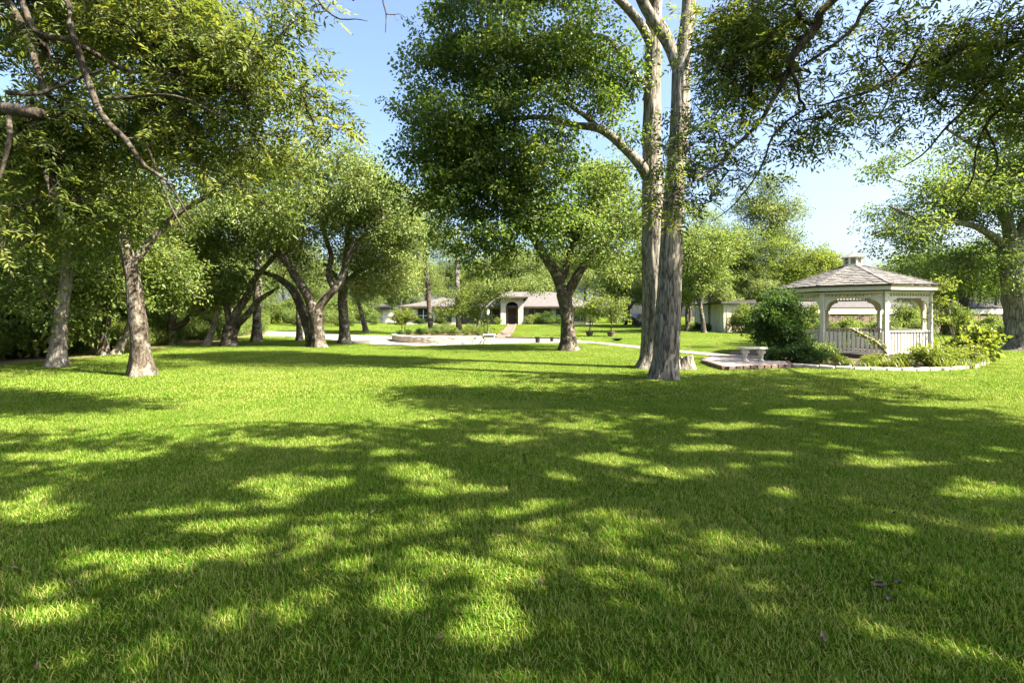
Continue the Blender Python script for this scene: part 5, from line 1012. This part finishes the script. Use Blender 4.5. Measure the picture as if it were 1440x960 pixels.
FS_L = '%s shrub along the far side of the drive'; FS_G = 'shrubs along the far side of the drive'
for i in range(20):
    put(r8.choice([2, 0, 2, 3]), -46 + i * 1.5 + r8.uniform(-.4, .4), 62 + r8.uniform(-3, 6), FS_L, FS_G, r8.uniform(.8, 1.5), protos=SP)
for i in range(16):
    put([2, 0, 3][i % 3], -52 + i * 2.0 + r8.uniform(-.5, .5), 78 + r8.uniform(-4, 4), FS_L, FS_G, r8.uniform(1.8, 2.6), protos=SP)
# clipped ball tree in the planter
g = G(564, 478); tb = Tree((g[0], 33, .38), 95); tb.limb([(g[0], 33, .36, .035), (g[0], 33, .8, .03), (g[0], 33, 1.15, .025)], 8, .2)
tb.grow([(g[0], 33, 1.55, .62, .6, .6, 1), (g[0] + .5, 33, 1.5, .4, .4, .45, 1), (g[0] - .5, 33.1, 1.35, .4, .4, .4, 1)], 150, 40, (.08, .04), .12, r0=.006, seg=.25)
tb.build('topiary_tree', 'bright round clipped topiary on a thin stem in the planter', 'tree', 'bark_brown', 'leaf_lime')
# dry leaves on the near lawn
for k, (px, py, s_) in enumerate([(1228, 836, 1.15), (1241, 833, .8), (1268, 832, .85), (1246, 843, .7), (1163, 912, .7), (1255, 726, .6), (1122, 605, .6), (385, 792, .5)]):
    g = G(px, py); n = 9; t = np.linspace(0, 1, n); w = .019 * s_ * np.sin(np.pi * np.clip(t, .02, .98)) ** .8; L = .085 * s_; cv = .012 * np.sin(t * 3 + k) + .006 * np.sin(t * 11 + k)
    V = np.concatenate([np.stack([t * L, w, cv + .012], -1), np.stack([t * L, 0 * w, cv], -1), np.stack([t * L, -w, cv + .010], -1)]); i = np.arange(n - 1)
    me = np_mesh('dry_leaf', V, [np.stack([i, i + 1, i + n + 1, i + n], -1), np.stack([i + n, i + n + 1, i + 2 * n + 1, i + 2 * n], -1)], True, {'tint': np.full(2 * (n - 1), r8.random())}); o = link('dry_leaf', me, M['leaf_dry'], None, (g[0], g[1], g[2] + .034)); o.rotation_euler = (r8.uniform(-.3, .3), r8.uniform(-.4, .2), r8.uniform(0, 6.28))
    tag(o, 'curled dry brown leaf lying on the near lawn', 'leaf', 'dry leaves fallen on the lawn')

# small dry leaves and bits of twig lost in the lawn
rl = np.random.default_rng(5); n = 380; yy = 1.6 + 22 * rl.random(n) ** 1.5; xx = (rl.random(n) * 2 - 1) * (yy * 1.05 + 1)
foots = np.array([[3.66, 12.3], [3.9, 14.9], [2.6, 22.5], [-9.4, 13], [-9.0, 25], [-14.5, 27]]); sel = rl.random(n) < .35; k = rl.integers(0, len(foots), n); xx[sel] = (foots[k, 0] + rl.normal(size=n) * 1.2)[sel]; yy[sel] = (foots[k, 1] + rl.normal(size=n) * 1.0)[sel]
B3 = np.column_stack([xx, yy, H(xx, yy) + rl.uniform(.02, .042, n)]); an = rl.uniform(0, 6.28, n); L = rl.uniform(.025, .06, n)
V, f = leaf_quads(B3, np.stack([np.cos(an), np.sin(an), rl.uniform(-.3, .3, n)], -1), np.array([0, 0, 1.]) + rl.normal(size=(n, 3)) * .35, L, L * rl.uniform(.25, .55, n), .3)
tag(link('fallen_leaves', np_mesh('fallen_leaves', V, [f], False, {'tint': np.repeat(rl.random(n), 2)}), M['leaf_dry']), 'tiny dry leaf bits scattered through the lawn', 'leaves', kind='stuff')
# ------------------------------------------------------------------ grass: one object of blades, patches repeated by geometry nodes
def in_poly(x, y, poly):
    c = np.zeros(len(x), bool); n = len(poly)
    for i in range(n):
        x0, y0 = poly[i]; x1, y1 = poly[(i + 1) % n]
        if y0 == y1: continue
        hit = ((y0 > y) != (y1 > y)) & (x < (x1 - x0) * (y - y0) / (y1 - y0) + x0); c ^= hit
    return c
def blades(size, nb, h, wid, seed, K=3):
    r = np.random.default_rng(seed); a = r.uniform(0, 6.28, nb); ln = h * r.uniform(.55, 1.25, nb)
    B = np.stack([r.uniform(-.5, .5, nb) * size, r.uniform(-.5, .5, nb) * size, np.full(nb, -.005)], -1)
    o = np.stack([np.cos(a), np.sin(a), np.zeros(nb)], -1); sp = r.uniform(.15, 1.0, nb)[:, None]; u = np.linspace(0, 1, K)[None, :, None]
    P = B[:, None] + o[:, None] * (sp * ln[:, None])[:, None] * u ** 1.3 + np.array([0, 0, 1.]) * ln[:, None, None] * (u - .42 * sp[:, None] * u ** 2)
    tw = a + r.uniform(.9, 2.2, nb); sd = np.stack([np.cos(tw), np.sin(tw), np.zeros(nb)], -1)[:, None] * (wid * (1.02 - u ** 1.8) * .5)
    V = np.stack([P - sd, P + sd], 2).reshape(-1, 3); i = ((np.arange(nb) * K * 2)[:, None] + (np.arange(K - 1) * 2)[None]).ravel()
    dead = r.random(nb) < .06
    return V, np.stack([i, i + 1, i + 3, i + 2], -1), np.repeat(np.where(dead, 1.15, r.random(nb)), K - 1)
SZ = [.5, .5, 1.2, 1.2]
vr = [blades(.56, 2400, .047, .0050, 1, 4), blades(.56, 2400, .044, .0053, 2, 4), blades(1.3, 3400, .046, .010, 3), blades(1.3, 3400, .044, .011, 4), blades(2.7, 4200, .06, .026, 5), blades(2.7, 4200, .06, .026, 6)]
Vs, Fs, Ts, pid = [], [], [], []; nv = 0
for k, (V, f, t) in enumerate(vr): Vs.append(V); Fs.append(f + nv); Ts.append(t); pid.append(np.full(len(V), k)); nv += len(V)
rg = np.random.default_rng(77); pts = []
def cells(y0, y1, st, kinds):
    for y in np.arange(y0, y1, st):
        hw = 1.06 * y + 1.5
        xs = np.arange(-hw, hw, st); xs = xs + rg.uniform(-.06, .06, len(xs)); yy = y + rg.uniform(-.06, .06, len(xs)); kk = rg.choice(kinds, len(xs)); pts.append(np.stack([xs, yy, kk], -1))
cells(1.3, 9.0, .5, [0, 1]); cells(9.0, 34, 1.2, [2, 3]); cells(34, 74, 2.5, [4, 5])
p = np.concatenate(pts); ok = np.ones(len(p), bool)
def clear(poly, m):
    global ok
    for dx, dy in ((0, 0), (m, 0), (-m, 0), (0, m), (0, -m)): ok &= ~in_poly(p[:, 0] + dx, p[:, 1] + dy, poly)
clear([(-1.2, 35), (.7, 35), (1, 69), (-.8, 69)], .9); clear([(-15, 68.5), (12, 68.5), (12, 75), (-15, 75)], .3); clear(inner, .3); clear(PATH, .5); clear(DRIVE, .5); clear(BED, .15); clear(PAD, .5)
ok &= p[:, 0] > wood_edge(p[:, 1]) - .3
p = p[ok]; n = len(p)
Vs.append(np.column_stack([p[:, :2], H(p[:, 0], p[:, 1])])); pid.append(np.full(n, -1))
me = np_mesh('grass', np.concatenate(Vs), [np.concatenate(Fs)], True, {'tint': np.concatenate(Ts)})
tot = nv + n
def vattr(nm, a, ty='INT'):
    at = me.attributes.new(nm, ty, 'POINT'); at.data.foreach_set('value', a)
vattr('pid', np.concatenate(pid).astype(np.int32)); vattr('var', np.concatenate([np.full(nv, -1), p[:, 2]]).astype(np.int32))
vattr('rot', np.concatenate([np.zeros(nv), rg.integers(0, 4, n) * np.pi / 2]).astype(np.float32), 'FLOAT'); vattr('scl', np.concatenate([np.ones(nv), rg.uniform(.8, 1.25, n)]).astype(np.float32), 'FLOAT')
go = tag(link('grass', me, M['blade']), 'short mown green grass of the wide lawn', 'grass', kind='stuff')
ng = bpy.data.node_groups.new('grass_patches', 'GeometryNodeTree')
ng.interface.new_socket('Geometry', in_out='INPUT', socket_type='NodeSocketGeometry'); ng.interface.new_socket('Geometry', in_out='OUTPUT', socket_type='NodeSocketGeometry')
N = ng.nodes; Lk = ng.links; gi = N.new('NodeGroupInput'); gout = N.new('NodeGroupOutput'); jn = N.new('GeometryNodeJoinGeometry')
def named(nm, ty):
    x = N.new('GeometryNodeInputNamedAttribute'); x.data_type = ty; x.inputs['Name'].default_value = nm; return x.outputs[0]
def eq(sock, v):
    c = N.new('FunctionNodeCompare'); c.data_type = 'INT'; c.operation = 'EQUAL'; Lk.new(sock, c.inputs[2]); c.inputs[3].default_value = v; return c.outputs[0]
def sep(v):
    x = N.new('GeometryNodeSeparateGeometry'); x.domain = 'POINT'; Lk.new(gi.outputs[0], x.inputs[0]); Lk.new(eq(named('pid', 'INT'), v), x.inputs['Selection']); return x.outputs[0]
mp = N.new('GeometryNodeMeshToPoints'); Lk.new(sep(-1), mp.inputs[0])
cr = N.new('ShaderNodeCombineXYZ'); Lk.new(named('rot', 'FLOAT'), cr.inputs[2]); cs = N.new('ShaderNodeCombineXYZ'); cs.inputs[0].default_value = 1; cs.inputs[1].default_value = 1; Lk.new(named('scl', 'FLOAT'), cs.inputs[2])
for k in range(6):
    io = N.new('GeometryNodeInstanceOnPoints'); Lk.new(mp.outputs[0], io.inputs['Points']); Lk.new(eq(named('var', 'INT'), k), io.inputs['Selection']); Lk.new(sep(k), io.inputs['Instance'])
    Lk.new(cr.outputs[0], io.inputs['Rotation']); Lk.new(cs.outputs[0], io.inputs['Scale']); Lk.new(io.outputs[0], jn.inputs[0])
Lk.new(jn.outputs[0], gout.inputs[0])
md = go.modifiers.new('patches', 'NODES'); md.node_group = ng
